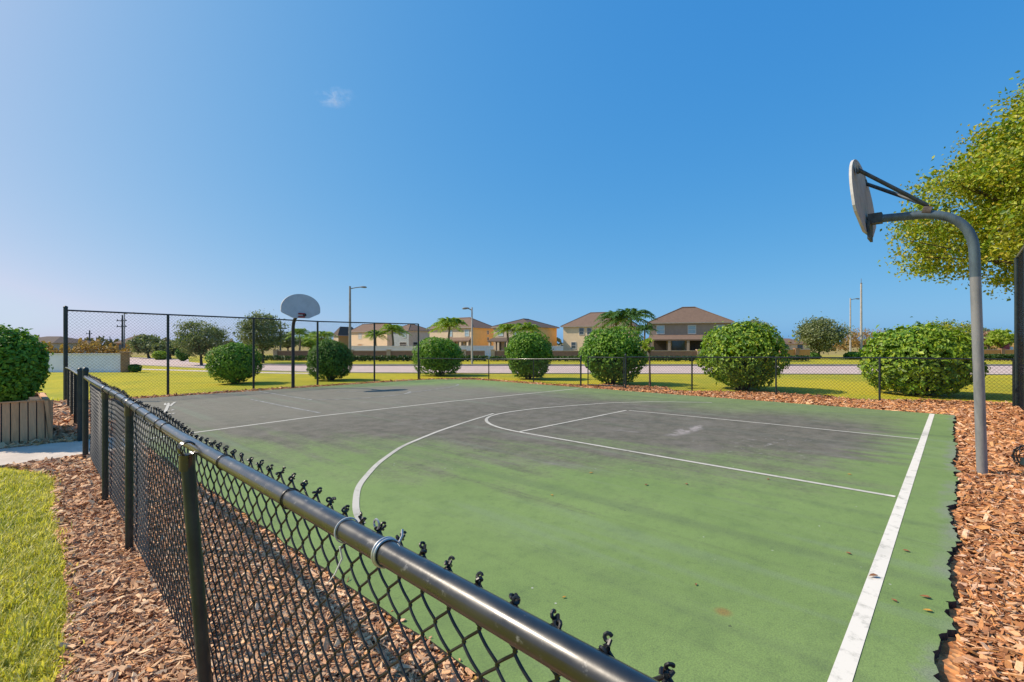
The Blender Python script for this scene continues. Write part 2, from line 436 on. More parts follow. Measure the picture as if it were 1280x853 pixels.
# colour grade of the whole sky: the photograph's strongly processed tones
sp_, cb_ = nt.nodes.new('ShaderNodeSeparateColor'), nt.nodes.new('ShaderNodeCombineColor')
nt.links.new(sky.outputs[0], sp_.inputs[0])
for i, (g_, k_, mx_) in enumerate(((1.107, 1.502, .42), (.48, .873, .59), (.17, .861, .9))):
    last = sp_.outputs[i]
    for op, v in (('MULTIPLY', SKY), ('MINIMUM', mx_), ('MAXIMUM', .02), ('POWER', g_), ('MULTIPLY', k_ * .90 / SKY)):
        nd = nt.nodes.new('ShaderNodeMath'); nd.operation = op; nt.links.new(last, nd.inputs[0]); nd.inputs[1].default_value = v; last = nd.outputs[0]
    nt.links.new(last, cb_.inputs[i])
nt.links.new(cb_.outputs[0], bg.inputs[0]); nt.links.new(bg.outputs[0], wo.inputs[0])
sd = bpy.data.lights.new('sun', 'SUN'); sd.energy = 5.0; sd.angle = math.radians(.53); sd.color = (1, .87, .70)
so = bpy.data.objects.new('sun', sd); COL.objects.link(so); so.location = (-40, 5, 40)
sdir = Vector((math.sin(SUN_AZ) * math.cos(SUN_EL), math.cos(SUN_AZ) * math.cos(SUN_EL), math.sin(SUN_EL)))
so.rotation_euler = sdir.to_track_quat('Z', 'Y').to_euler()
cd = bpy.data.cameras.new('camera'); cam = bpy.data.objects.new('camera', cd); COL.objects.link(cam)
cam.location = (0, 0, H); cam.rotation_euler = (PI / 2, 0, 0)
cd.sensor_width = 36; cd.lens = F / 1280 * 36; cd.shift_y = (HY - 426.5) / 1280; cd.clip_start = .05; cd.clip_end = 4000
SC.camera = cam
vs = SC.view_settings; vs.view_transform = 'Standard'; vs.look = 'None'; vs.exposure = 0.2; vs.gamma = 1; vs.use_curve_mapping = False
SC.cycles.use_denoising = True
SC.cycles.max_bounces = 6


# ------------------------------------------------------------------ ground, mulch, court
def sheet(name, poly, z, m, rotz=0):
    b = MB(); b.add([(p[0], p[1], z) for p in poly], [tuple(range(len(poly)))])
    o = b.build(name, m); o.rotation_euler.z = rotz
    return struct(o)


sheet('ground', [(-900, -60), (900, -60), (900, 1500), (-900, 1500)], GZ, M['lawn'])


def wob(poly, step=.18, amp=.05, seed=1, closed=True):
    r = np.random.default_rng(seed); out = []
    n = len(poly)
    for i in range(n):
        p, q = np.array(poly[i][:2], float), np.array(poly[(i + 1) % n][:2], float)
        k = max(1, int(np.linalg.norm(q - p) / step))
        for j in range(k): out.append(p + (q - p) * j / k + r.normal(0, amp, 2))
    return out


mul_left = [AB(.9, -1.5), AB(-.05, 1.2)] + [G(*p) for p in ((75, 853), (86, 760), (80, 690), (66, 640), (72, 600), (40, 590), (0, 584))] + [AB(-.6, 9.94), AB(1.7, 9.94), AB(1.7, -1.5)]
sheet('mulch_ground', wob(mul_left, .15, .03, 2), GZ + .008, M['mulch_a'])
mul_left2 = [AB(-.6, 11.5), AB(-.75, 14.2), AB(.35, 18.6), AB(1.2, 19.6), AB(1.7, 19.6), AB(1.7, 11.5)]
sheet('mulch_ground', wob(mul_left2, .15, .03, 3), GZ + .008, M['mulch_a'])
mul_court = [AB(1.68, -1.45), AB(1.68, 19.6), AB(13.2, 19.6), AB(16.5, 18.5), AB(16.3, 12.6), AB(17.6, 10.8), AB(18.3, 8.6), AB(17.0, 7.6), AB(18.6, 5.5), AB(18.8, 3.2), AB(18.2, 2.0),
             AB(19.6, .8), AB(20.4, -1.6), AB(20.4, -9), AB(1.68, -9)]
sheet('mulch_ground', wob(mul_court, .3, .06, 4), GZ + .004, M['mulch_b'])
# concrete path from the planter to the gate gap
pb = MB(); pb.slab([AB(-7, 9.95), AB(1.72, 9.95), AB(1.72, 11.5), AB(-7, 11.5)], GZ - .02, GZ + .03); struct(pb.build('path', M['concrete']))

# court slab: jagged, broken baseline edge
r = np.random.default_rng(11)
poly = [(1.68, 18.72)]
for bb in np.arange(18.7, .2, -.25): poly.append((1.68 + r.normal(0, .012), bb))
poly.append((1.66, .02))
aa = 1.75
y_ = .05; slow = 0.
while aa < 15.55:
    slow = slow * .985 + r.normal(0, .006); y_ = y_ * .72 + .28 * (.05 + slow) + r.normal(0, .011)
    if r.uniform() < .06: y_ += r.choice((-1, 1)) * r.uniform(.015, .05)
    y_ = min(.17, max(-.05, y_)); poly.append((aa, y_))
    aa += r.uniform(.012, .06) if aa < 9 else r.uniform(.05, .12)
poly.append((15.6, .03))
for bb in np.arange(.3, 16.2, .4): poly.append((15.6 + r.normal(0, .012), bb))
poly += [(15.5, 17.1), (15.1, 17.9), (14.4, 18.5), (13.6, 18.72)]
cb = MB()
n = len(poly)
cb.add([(p[0], p[1], 0) for p in poly], [tuple(range(n))], 0)
cb.add([(p[0], p[1], 0) for p in poly] + [(p[0] + .01, p[1] - .005, -.08) for p in poly], [(i, n + i, n + (i + 1) % n, (i + 1) % n) for i in range(n)], 1)
court = cb.build('court_surface', [M['court'], M['asphalt_edge']]); court.rotation_euler.z = CA; struct(court)


def strip(b, pts, wd, z=.004):
    P = np.array(pts, float); T = np.gradient(P, axis=0); T /= np.linalg.norm(T, axis=1)[:, None]
    N = np.stack([-T[:, 1], T[:, 0]], 1); Lp = P + N * wd / 2; Rp = P - N * wd / 2; k = len(P)
    vs = np.concatenate([np.c_[Lp, np.full(k, z)], np.c_[Rp, np.full(k, z)]])
    b.add(vs, [(i, k + i, k + i + 1, i + 1) for i in range(k - 1)])


def arc(cx, cy, R, a0, a1, n=60):
    t = np.radians(np.linspace(a0, a1, n)); return np.c_[cx + R * np.cos(t), cy + R * np.sin(t)]


lb = MB()
strip(lb, [(1.75, .43), (8, .435), (15.5, .44)], .092)
strip(lb, [(1.78, 10.62), (5, 11.02), (9, 11.0), (15.1, 10.6)], .085)
lane_n = [(6.8, .50), (6.81, 3), (6.85, 6.05)]; lane_f = [(11.22, .50), (11.18, 3), (11.0, 6.15)]
strip(lb, lane_n, .07, .005); strip(lb, lane_f, .06, .005)
strip(lb, [(6.88, 6.2), (8.6, 6.2), (10.95, 6.2)], .065, .006)
circ = [(6.83, 6.0), (6.86, 6.6), (7.02, 7.15), (7.35, 7.68), (7.85, 8.08), (8.5, 8.2), (9.2, 8.18), (9.92, 8.05), (10.9, 7.72), (12.0, 7.36), (13.2, 6.5), (14.1, 5.2)]
def smooth(pts, n=90):
    P = np.array(pts, float); t = np.r_[0, np.cumsum(np.linalg.norm(np.diff(P, axis=0), axis=1))]; u = np.linspace(0, t[-1], n)
    Q = np.c_[np.interp(u, t, P[:, 0]), np.interp(u, t, P[:, 1])]
    for _ in range(14):
        Q[1:-1] = .25 * Q[:-2] + .5 * Q[1:-1] + .25 * Q[2:]
    return Q
strip(lb, smooth(circ), .07, .007)
arc3 = [(2.34, 4.12), (2.42, 4.4), (2.9, 5.22), (3.65, 6.02), (4.55, 6.75), (5.83, 7.4), (7.0, 7.86), (8.25, 8.3)]
strip(lb, smooth(arc3), .07, .0055)
mk = lb.build('court_lines', M['line']); mk.rotation_euler.z = CA; struct(mk)
lb = MB()
strip(lb, [(6.4, 18.5), (6.45, 15.4), (6.5, 14.4)], .07)
strip(lb, [(5.28, 15.9), (5.33, 13.5), (5.4, 11.5)], .07)
strip(lb, smooth([(6.6, 14.3), (7.4, 13.75), (8.5, 13.6), (9.4, 13.78), (9.95, 14.1), (10.1, 14.5), (9.9, 14.95), (9.2, 15.5), (8.2, 16.2)]), .07, .005)
strip(lb, smooth([(9.7, 14.05), (10.6, 14.2), (11.9, 14.55), (12.75, 14.95), (13.2, 15.35), (13.25, 15.8), (12.9, 16.2)]), .08, .006)
mk = lb.build('faded_court_lines', M['line_old']); mk.rotation_euler.z = CA; struct(mk)

# kerbs, road
road_n = [(60, 452), (150, 455.5), (200, 458), (260, 461), (330, 464), (390, 465.6), (460, 466.6), (600, 467.4), (900, 468), (1100, 468.6), (1400, 469.3)]
road_f = [(1400, 457.6), (1060, 457.6), (800, 457.6), (450, 457.6), (350, 457.2), (270, 456.2), (236, 452.5), (236, 449.5), (200, 447.8), (150, 446.5), (60, 445)]
RN = [G(*p) for p in road_n]; RF = [G(*p) for p in road_f]
sheet('road', [p[:2] for p in RN + RF], GZ + .004, M['road'])
def ribbon(name, pts, wd, h, m):
    P = np.array([p[:2] for p in pts]); T = np.gradient(P, axis=0); T /= np.linalg.norm(T, axis=1)[:, None]; N = np.stack([-T[:, 1], T[:, 0]], 1)
    A, B = P + N * wd / 2, P - N * wd / 2; k = len(P); b = MB()
    for i in range(k - 1): b.slab([A[i], B[i], B[i + 1], A[i + 1]], GZ - .05, GZ + h)
    return struct(b.build(name, m))
ribbon('kerb', RN, .18, .05, M['kerb']); ribbon('kerb', RF[:6], .2, .13, M['kerb'])
sw = [G(*p) for p in ((160, 461.5), (240, 463.8), (300, 465.6), (360, 466.9), (430, 468))]
ribbon('path', sw, .8, .02, M['concrete'])


# ------------------------------------------------------------------ mulch chips and grass blades
def in_poly(P, poly):
    x, y = P[:, 0], P[:, 1]; poly = np.array([p[:2] for p in poly]); c = np.zeros(len(P), bool); n = len(poly); j = n - 1
    for i in range(n):
        xi, yi, xj, yj = *poly[i], *poly[j]
        c ^= ((yi > y) != (yj > y)) & (x < (xj - xi) * (y - yi) / (yj - yi + 1e-12) + xi); j = i
    return c


def scatter_chips(name, label, poly, dens, size, m, seed, keep=None):
    r = np.random.default_rng(seed)
    P = np.array([p[:2] for p in poly]); lo, hi = P.min(0), P.max(0)
    nmax = int((hi - lo).prod() * dens(0.))
    Q = r.uniform(lo, hi, (nmax, 2)); Q = Q[in_poly(Q, poly)]
    d = np.hypot(Q[:, 0], Q[:, 1])
    infr = (Q[:, 1] > .25) & (np.abs(Q[:, 0]) < Q[:, 1] * 1.22 + .6)
    Q = Q[infr & (r.uniform(size=len(Q)) < np.array([dens(x) for x in d]) / dens(0.))]
    if keep is not None: Q = Q[keep(Q)]
    n = len(Q); d = np.hypot(Q[:, 0], Q[:, 1])
    sc = size * np.clip(r.lognormal(0, .5, n), .35, 2.1) * np.clip(d / 5, 1, 2.6) ** .75
    L = sc * r.uniform(.8, 1.5, n); thin = r.uniform(size=n) < .35; Wd = sc * np.where(thin, r.uniform(.08, .2, n), r.uniform(.25, .6, n)); Th = sc * r.uniform(.06, .16, n)
    yaw = r.uniform(0, 2 * PI, n); pit = r.normal(0, .34, n); rol = r.normal(0, .45, n)
    base = np.array([(-.5, -.35, 0), (-.15, -.5, 0), (.5, -.2, 0), (.42, .38, 0), (-.1, .5, 0), (-.46, .25, 0)])
    V = np.concatenate([base, base + (0, 0, 1)]); V = np.repeat(V[None], n, 0) + r.normal(0, .09, (n, 12, 3)) * (1, 1, .3)
    V = V * np.stack([L, Wd, Th], 1)[:, None]
    cx, sx = np.cos(rol), np.sin(rol); y, z = V[..., 1].copy(), V[..., 2].copy()
    V[..., 1] = y * cx[:, None] - z * sx[:, None]; V[..., 2] = y * sx[:, None] + z * cx[:, None]
    cx, sx = np.cos(pit), np.sin(pit); x, z = V[..., 0].copy(), V[..., 2].copy()
    V[..., 0] = x * cx[:, None] + z * sx[:, None]; V[..., 2] = -x * sx[:, None] + z * cx[:, None]
    cx, sx = np.cos(yaw), np.sin(yaw); x, y = V[..., 0].copy(), V[..., 1].copy()
    V[..., 0] = x * cx[:, None] - y * sx[:, None]; V[..., 1] = x * sx[:, None] + y * cx[:, None]
    V[..., :2] += Q[:, None]; V[..., 2] += GZ + .012 + (r.uniform(0, .03, n) * np.clip(sc / .06, .4, 1))[:, None]
    off = (np.arange(n) * 12)[:, None, None]
    top = np.array([[6, 7, 8, 9], [6, 9, 10, 11]]); sides = np.array([[i, (i + 1) % 6, 6 + (i + 1) % 6, 6 + i] for i in range(6)])
    b = MB(); b.block(V.reshape(-1, 3), (np.concatenate([top, sides])[None] + off).reshape(-1, 4))
    o = b.build(name, m); tag(o, label, 'mulch', kind='stuff')
    return o


dens_near = lambda d: 6500 if d < 3.0 else (6500 * (3.0 / d) ** 1.6 if d < 30 else 0)
out_path = lambda Q: ~in_poly(Q, [AB(-7, 9.98), AB(1.72, 9.98), AB(1.72, 11.47), AB(-7, 11.47)])
scatter_chips('bark_mulch', 'pinkish brown bark chips bedding the black fence beside the grass', [AB(1.0, -1.0), AB(.0, 1.2)] + mul_left[2:10] + [AB(1.66, 9.94), AB(1.66, -.2)], dens_near, .0265, M['chip_a'], 21, out_path)
scatter_chips('bark_mulch', 'bark chips between the wooden planter and the fence beyond the gate gap', mul_left2, dens_near, .06, M['chip_a'], 22)
outside_court = lambda Q: ~in_poly(Q, [AB(1.7, .0), AB(15.63, .0), AB(15.63, 16.4), AB(14.2, 18.7), AB(1.7, 18.75)])
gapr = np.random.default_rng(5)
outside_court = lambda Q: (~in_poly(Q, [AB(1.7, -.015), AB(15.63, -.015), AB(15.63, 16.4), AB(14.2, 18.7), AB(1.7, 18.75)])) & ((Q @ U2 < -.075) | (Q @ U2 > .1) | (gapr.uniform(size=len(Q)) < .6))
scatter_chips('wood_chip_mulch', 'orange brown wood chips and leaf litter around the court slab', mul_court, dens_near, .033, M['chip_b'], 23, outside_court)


def blades(name, label, poly, dens, h, m, seed, wid=.006):
    r = np.random.default_rng(seed); P = np.array([p[:2] for p in poly]); lo, hi = P.min(0), P.max(0)
    Q = r.uniform(lo, hi, (int((hi - lo).prod() * dens), 2)); Q = Q[in_poly(Q, poly)]
    Q = Q[(Q[:, 1] > .3) & (np.abs(Q[:, 0]) < Q[:, 1] * 1.2 + .4)]
    Q = Q + r.normal(0, .05, Q.shape); n = len(Q); hh = h * r.lognormal(0, .4, n) * (1 + .45 * np.sin(Q[:, 0] * 23 + 2 * np.sin(Q[:, 1] * 11)) * np.sin(Q[:, 1] * 19 + Q[:, 0] * 7)); yaw = r.uniform(0, 2 * PI, n); lean = r.uniform(.2, 1.0, n) * hh
    dx, dy = np.cos(yaw), np.sin(yaw); wv = np.stack([-dy, dx], 1) * (wid * r.uniform(.7, 1.5, n))[:, None]
    b0 = np.c_[Q - wv, np.full(n, GZ)]; b1 = np.c_[Q + wv, np.full(n, GZ)]
    mid = Q + np.stack([dx, dy], 1) * (lean * .35)[:, None]; m0 = np.c_[mid - wv * .8, GZ + hh * .65]; m1 = np.c_[mid + wv * .8, GZ + hh * .65]
    tip = np.c_[Q + np.stack([dx, dy], 1) * lean[:, None], GZ + hh]; tip2 = tip + np.c_[wv * .15, np.zeros(n)]
    V = np.stack([b0, b1, m1, m0, tip2, tip], 1).reshape(-1, 3); off = (np.arange(n) * 6)[:, None, None]
    b = MB(); b.block(V, (np.array([[0, 1, 2, 3], [3, 2, 4, 5]])[None] + off).reshape(-1, 4))
    return tag(b.build(name, m), label, 'grass', kind='stuff')


gl = [AB(-.12, 1.0)] + [G(*p) for p in ((68, 853), (80, 760), (74, 690), (60, 640), (66, 602), (40, 593), (-60, 590))] + [(-9, 6.2, 0), (-6.5, 2.5, 0), (-2.4, .6, 0)]
blades('grass', 'short yellow green turf beside the bark mulch strip', gl, 7500, .036, M['blade'], 31, .0036)
gl2 = [AB(-.9, 14.0), AB(.2, 18.4), AB(1.0, 19.6), AB(1.3, 21), AB(-8, 26), AB(-8, 15)]
blades('grass', 'sunlit lawn behind the wooden planter', gl2, 220, .06, M['blade'], 32, .012)

# ------------------------------------------------------------------ chain-link
def poly_at(path, ls):
    P = np.array([p[:2] for p in path], float); t = np.r_[0, np.cumsum(np.linalg.norm(np.diff(P, axis=0), axis=1))]
    Q = np.c_[np.interp(ls, t, P[:, 0]), np.interp(ls, t, P[:, 1])]
    seg = np.clip(np.searchsorted(t, ls, 'right') - 1, 0, len(P) - 2)
    T = (P[1:] - P[:-1]) / np.linalg.norm(P[1:] - P[:-1], axis=1)[:, None]
    return Q, T[seg], t[-1]


def chainlink(b, path, z0, z1, s=.05, wr=.0036, sides=4, ppk=4, off=0.0, bulge=0.0, z1b=None, z0b=None, seed=0, l0=0, l1=None, amp=1.1):
    """interlinked zigzag wires (flattened helices); off moves the fabric sideways"""
    r = np.random.default_rng(seed)
    _, _, tot = poly_at(path, np.array([0.])); l1 = tot if l1 is None else l1
    nw = int((l1 - l0) / s); ls = l0 + (np.arange(nw) + .5) * s
    Q, T, _ = poly_at(path, ls); N = np.stack([-T[:, 1], T[:, 0]], 1)
    nh = int(round((z1 - z0) / s)); K = nh * ppk + 1
    k = np.arange(K) / ppk
    ph = PI * k[None] + (np.arange(nw) % 2 * PI)[:, None] + PI / 2
    tri = np.arcsin(.97 * np.sin(ph)) / math.asin(.97)
    xo = tri * s / 2 * amp; yo = np.cos(ph) * wr * .95
    fr = ls / max(tot, 1e-6)
    zt = z1 + ((z1b - z1) * fr if z1b is not None else 0 * fr); zb = z0 + ((z0b - z0) * fr if z0b is not None else 0 * fr)
    zz = zb[:, None] + (zt - zb)[:, None] * (k / nh)[None]
    if bulge:
        lo = np.sin(ls * 1.7 + seed) * .5 + np.sin(ls * 4.1 + 1 + seed) * .3
        yo = yo + bulge * lo[:, None] * np.sin(PI * (k / nh))[None] + bulge * .5 * np.sin(ls * 2.6)[:, None] * (k / nh)[None] ** 2
        zz = zz + (np.sin(ls * 3.1) * .35 + np.sin(ls * 7.7) * .2)[:, None] * bulge * .8
        xo = xo + (np.sin(zz * 9 + ls[:, None] * 3) * .0055)
    C = np.empty((nw, K, 3)); C[..., :2] = Q[:, None] + T[:, None] * xo[..., None] + N[:, None] * (yo + off)[..., None]; C[..., 2] = zz
    tan = np.gradient(C, axis=1); tan /= np.linalg.norm(tan, axis=2)[..., None]
    Nv = np.concatenate([N, np.zeros((nw, 1))], 1)[:, None].repeat(K, 1)
    A = Nv - tan * (Nv * tan).sum(2)[..., None]; A /= np.linalg.norm(A, axis=2)[..., None]; Bv = np.cross(tan, A)
    ang = np.arange(sides) * 2 * PI / sides
    V = C[:, :, None] + wr * (np.cos(ang)[:, None] * A[:, :, None] + np.sin(ang)[:, None] * Bv[:, :, None])
    idx = np.arange(nw * K * sides).reshape(nw, K, sides)
    q = np.stack([idx[:, :-1], np.roll(idx, -1, 2)[:, :-1], np.roll(idx, -1, 2)[:, 1:], idx[:, 1:]], -1).reshape(-1, 4)
    b.block(V.reshape(-1, 3), q)
    tops = []
    for i in range(nw - 1):
        # the two neighbours that touch at the top
        if xo[i, -1] > 0 and xo[i + 1, -1] < 0: tops.append((C[i, -1] + C[i + 1, -1]) / 2)
    return tops, T[0], N[0]


def knuckles(b, tops, T, N, r0=.0056, wr=.0034, sides=6, seed=1):
    """tight eyes: each of the two wire ends that meet at the top is wrapped once round the other"""
    r = np.random.default_rng(seed)
    T3 = np.array([T[0], T[1], 0]); N3 = np.array([N[0], N[1], 0]); Zv = np.array([0, 0, 1.])
    for p in tops:
        an = r.normal(-.75, .35); dr = T3 * math.cos(an) + N3 * math.sin(an); dr = dr + Zv * r.normal(0, .18); dr /= np.linalg.norm(dr)
        for s in (-1, 1):
            ax = dr * .75 + np.array([r.normal(0, .5), r.normal(0, .5), r.normal(0, .35)]); ax /= np.linalg.norm(ax)
            e1 = np.cross(ax, Zv); e1 /= np.linalg.norm(e1); e2 = np.cross(ax, e1)
            c = p + dr * s * r.uniform(.008, .013) + Zv * r.uniform(.0, .004)
            pts = [p - dr * s * .012 - Zv * .010]
            for u in np.linspace(0, 2 * PI * .95, 9): pts.append(c + r0 * (e1 * math.cos(u) + e2 * math.sin(u)) + ax * s * .0012 * (u - 3))
            b.tube(pts, wr, sides)


def ring(b, c, T3, R, wr=.0028, n=14, full=1.0, sides=5):
    T3 = np.array(T3) / np.linalg.norm(T3); Zv = np.array([0, 0, 1.]); S = np.cross(T3, Zv)
    t = np.linspace(.4, .4 + 2 * PI * full, n); b.tube([c + R * (math.cos(u) * S + math.sin(u) * Zv) for u in t], wr, sides)


U1v = np.array([*U1, 0]); U2v = np.array([*U2, 0])
# ---- near fence: path in (a, b)
near_ab = [(.60, -2.6), (.61, .0), (.616, .37), (.618, .7), (.628, 1.05), (.655, 2.72), (.75, 5.12), (.80, 6.9), (.90, 9.75)]
near = [AB(*p) for p in near_ab]
RZ, RR = 1.2, .0290
fence = thing('chain_link_fence', 'nearest black chain-link fence with scuffed round top rail, between lawn strip and court', 'fence', AB(.7, 4, GZ))
Pn = smooth(near_ab, 60)
railpts = [AB(p[0], p[1], RZ + .006 * math.sin(p[1] * 1.3)) for p in Pn]
b = MB(); b.tube(railpts, RR, 28); rail = b.build('top_rail', M['pipe'], fence, smooth='auto')
sm_path = [p for p in railpts]
def near_wire():
    b = MB()
    # finely modelled where it is close, simpler beyond
    tot = poly_at(sm_path, np.array([0.]))[2]
    tp, T, N = chainlink(b, sm_path, .0, RZ + .029, .05, .0037, 6, 8, off=-.046, bulge=.022, l0=2.0, l1=7.0, seed=3)
    knuckles(b, tp, T, N)
    tp, T, N = chainlink(b, sm_path, .0, RZ + .029, .05, .0037, 4, 4, off=-.046, bulge=.022, l0=7.0, l1=tot, seed=3)
    knuckles(b, tp, T, N, sides=4)
    return b
near_wire().build('wire_mesh', M['wire'], fence, smooth='auto')
posts = [(-.4, 0, 0), (2.72, .0, 1), (5.12, 0, 0), (6.9, 0, 0), (9.75, 0, 2)]
for k, (bb, ln, kind) in enumerate(posts):
    aa = float(np.interp(bb, [p[1] for p in near_ab], [p[0] for p in near_ab]))
    top = AB(aa, bb, RZ - .03); bot = AB(aa, bb, -.12)
    if kind == 1:
        top = np.array([X(234, 2.29), 2.29, RZ - .028]); bot = np.array([X(261, 2.27), 2.27, -.12])
    if kind == 2: top = AB(aa, bb, 1.30)
    b = MB(); b.tube([bot, top], .029 if kind < 2 else .036, 20); p = b.build('post', M['post'], fence, smooth='auto')
    if kind == 2:
        c = MB(); c.lathe(top, [(.040, -.02), (.041, .012), (.034, .034), (.018, .047), (.004, .051)], 16); c.build('post_cap', M['post'], p, smooth='auto')
    else:
        c = MB(); tt = np.array([U2v[0], U2v[1], 0])
        c.tube([top - (0, 0, .075), top + (0, 0, .0)], .0335, 20)
        ring(c, np.array([top[0], top[1], RZ]) + tt * .018, tt, RR + .004, .0045, 22); ring(c, np.array([top[0], top[1], RZ]) - tt * .018, tt, RR + .004, .0045, 22)
        ring(c, np.array([top[0], top[1], RZ]), tt, RR + .0025, .006, 22)
        c.build('rail_cap', M['pipe'], p, smooth='auto')
def rail_point(px):
    q = [(abs(640 + F * p[0] / p[1] - px), i) for i, p in enumerate(railpts) if p[1] > .2]; i = min(q)[1]
    best = None
    for f_ in np.linspace(-1, 1, 81):
        j = i + (1 if f_ > 0 else -1); j = max(0, min(len(railpts) - 1, j)); p = railpts[i] * (1 - abs(f_)) + railpts[j] * abs(f_)
        e = abs(640 + F * p[0] / max(p[1], .05) - px)
        if best is None or e < best[0]: best = (e, p)
    return best[1]
for px in (140, 148, 157, 168, 176, 187, 200, 208, 281, 363):
    b = MB(); ring(b, rail_point(px), U2v + 0, RR + .003, .0026, 22, .98, 5)
    c = rail_point(px) + U1v * .034 + (0, 0, -.012); b.tube([c, c + U1v * .012 + (0, 0, .012), c + U1v * .016], .0026, 5)
    b.build('wire_tie', M['wire'], fence, smooth='auto')
for px, wr in ((434, .0022), (484, .0030)):
    b = MB(); c0 = rail_point(px); ring(b, c0, U2v + U1v * .12, RR + .0035, wr, 26, 1.0, 6)
    if px == 484:
        ring(b, c0 + U2v * .009, U2v + U1v * .1, RR + .004, .0034, 26, 1.0, 6)
        q = c0 + U1v * .03 + (0, 0, .012); b.tube([q, q + U1v * .012 + (0, 0, .018), q + U1v * .016 + U2v * .006 + (0, 0, .030)], wr, 6)
    o = b.build('cable_tie', M['galv'] if px == 484 else M['white_tie'], fence, smooth='auto'); o['label'] = 'pale metal tie looped round the rail' if px == 484 else 'thin white plastic tie'
b = MB(); q = rail_point(437) - U1v * .028 + (0, 0, -.03)
b.tube([q, q + (.006, 0, -.03), q + (-.012, .0, -.07), q + (-.035, .01, -.10)], [.003, .0028, .0022, .001], 5); b.build('cable_tie', M['white_tie'], fence, smooth='auto')
b = MB(); q = rail_point(455) + U1v * .036 + (0, 0, .03); ring(b, q, U1v, .012, .003, 14, 1, 5); b.build('cable_tie', M['galv'], fence, smooth='auto')


def fence_run(name, label, path, hts, post_r, m_post='post', mesh_s=.05, caps=(), rail_r=.021, wr=.0034, posts_at=None, mesh_off=-.03, post_extra=.0, dbl=False, group=None, gz=GZ, rail=True, sides=3):
    """path: ground points, hts: top-rail height at each"""
    c0 = np.mean(np.array(path), axis=0); t = thing(name, label, 'fence', (c0[0], c0[1], gz), group)
    P = [np.array([p[0], p[1], h]) for p, h in zip(path, hts)]
    if rail:
        b = MB(); b.tube(P, rail_r, 10); b.build('top_rail', M['pipe'], t, smooth='auto')
    b = MB()
    # straight piece by piece
    for i in range(len(P) - 1):
        chainlink(b, [P[i], P[i + 1]], .0, hts[i], mesh_s, wr, sides, 2, off=mesh_off, z1b=hts[i + 1], seed=i)
    b.build('wire_mesh', M['wire'], t)
    for i, p in enumerate(P):
        r_ = post_r * (1.35 if i in caps else 1); ex = post_extra + (.09 if i in caps else -.01)
        b = MB(); b.tube([(p[0], p[1], gz - .1), (p[0], p[1], p[2] + ex)], r_, 12); q = b.build('post', M[m_post], t, smooth='auto')
        if i in caps:
            c = MB(); c.lathe((p[0], p[1], p[2] + ex), [(r_ + .004, -.02), (r_ + .005, .01), (r_ * .8, .03), (r_ * .3, .045)], 12); c.build('post_cap', M[m_post], q, smooth='auto')
    return t


# beyond the gate gap to the tall corner post
def on_b(px, b0):    # point on the line b = b0 (court axes) seen at photo column px
    k = (px - 640) / F; a = b0 * (k * U2[1] - U2[0]) / (U1[0] - k * U1[1]); return AB(a, b0, GZ)
B_END = 19.72
corner_l = on_b(82, B_END)
ab_c = np.array([corner_l[:2] @ U1, corner_l[:2] @ U2])
E0 = np.array([.98, 11.4])
run = [AB(*(E0 + (ab_c - E0) * k), GZ) for k in (0, .22, .45, .72, .985)]
fence_run('chain_link_fence', 'short black chain-link fence beyond the gate gap, ending at the tall corner post', run, [1.15, 1.12, 1.1, 1.06, 1.0], .028, caps=(0,))
# tall fence behind the far hoop
tall_px = [(82, 388), (210, 393.5), (317, 398), (397, 402), (468, 404), (523, 405.2)]
TP = [on_b(px, B_END) for px, _ in tall_px]
fence_run('tall_chain_link_fence', 'tall black chain-link fence behind the far basketball hoop', TP, [Z(y, p[1]) for (x, y), p in zip(tall_px, TP)], .04, caps=(0,), rail_r=.026, wr=.0026)
corner_r = TP[-1]
# low back fence, left run, gate, right run
left_run = [corner_r + (.08, -.05, 0)] + [G(611, 475.4), G(667, 478.6), G(726, 483.6)]
fence_run('low_chain_link_fence', 'low black chain-link fence along the back, from tall fence corner to the gate', left_run, [1.0, Z(449.2, left_run[1][1]), Z(449, left_run[2][1]), Z(448.5, left_run[3][1])], .026, caps=(3,))
right_run = [G(782, 486.6), G(865, 489.4), G(970, 495.2), G(1099.5, 503.0), G(1267, 510.5)]
fence_run('low_chain_link_fence', 'low black chain-link fence along the back in front of the two largest bushes', right_run,
          [Z(446.6, right_run[0][1]), Z(446.8, right_run[1][1]), Z(446.9, right_run[2][1]), Z(447.6, right_run[3][1]), Z(449.5, right_run[4][1])], .028, caps=(0,))
# gate leaf between 735 and 780
g0, g1 = G(735, 484.0), G(779.5, 486.3)
gate = thing('chain_link_gate', 'black chain-link gate leaf closed between the two capped posts', 'gate', (g0 + g1) / 2)
zt = Z(447.0, (g0[1] + g1[1]) / 2); b = MB()
for p in (g0, g1): b.tube([(p[0], p[1], .03), (p[0], p[1], zt)], .022, 10)
for z in (.05, zt): b.tube([(g0[0], g0[1], z), (g1[0], g1[1], z)], .022, 10)
b.build('gate_frame', M['post'], gate, smooth='auto')
b = MB(); chainlink(b, [g0, g1], .06, zt, .05, .0032, 3, 2); b.build('wire_mesh', M['wire'], gate)
b = MB(); b.box((g0[0] - .03, g0[1] + .01, .75), (.1, .04, .06)); b.build('latch', M['post'], gate)
# tall fence at the right edge
c1 = G(1270.5, 509.0); zt = Z(322, c1[1])
rt = [c1, c1 - U1v * 2.6, c1 - U1v * 5.2, c1 - U1v * 7.8]
fence_run('tall_chain_link_fence', 'very tall black chain-link fence at the right behind the near hoop', rt, [zt, zt, zt, zt], .045, caps=(), rail_r=.026, wr=.0036, mesh_off=.03)


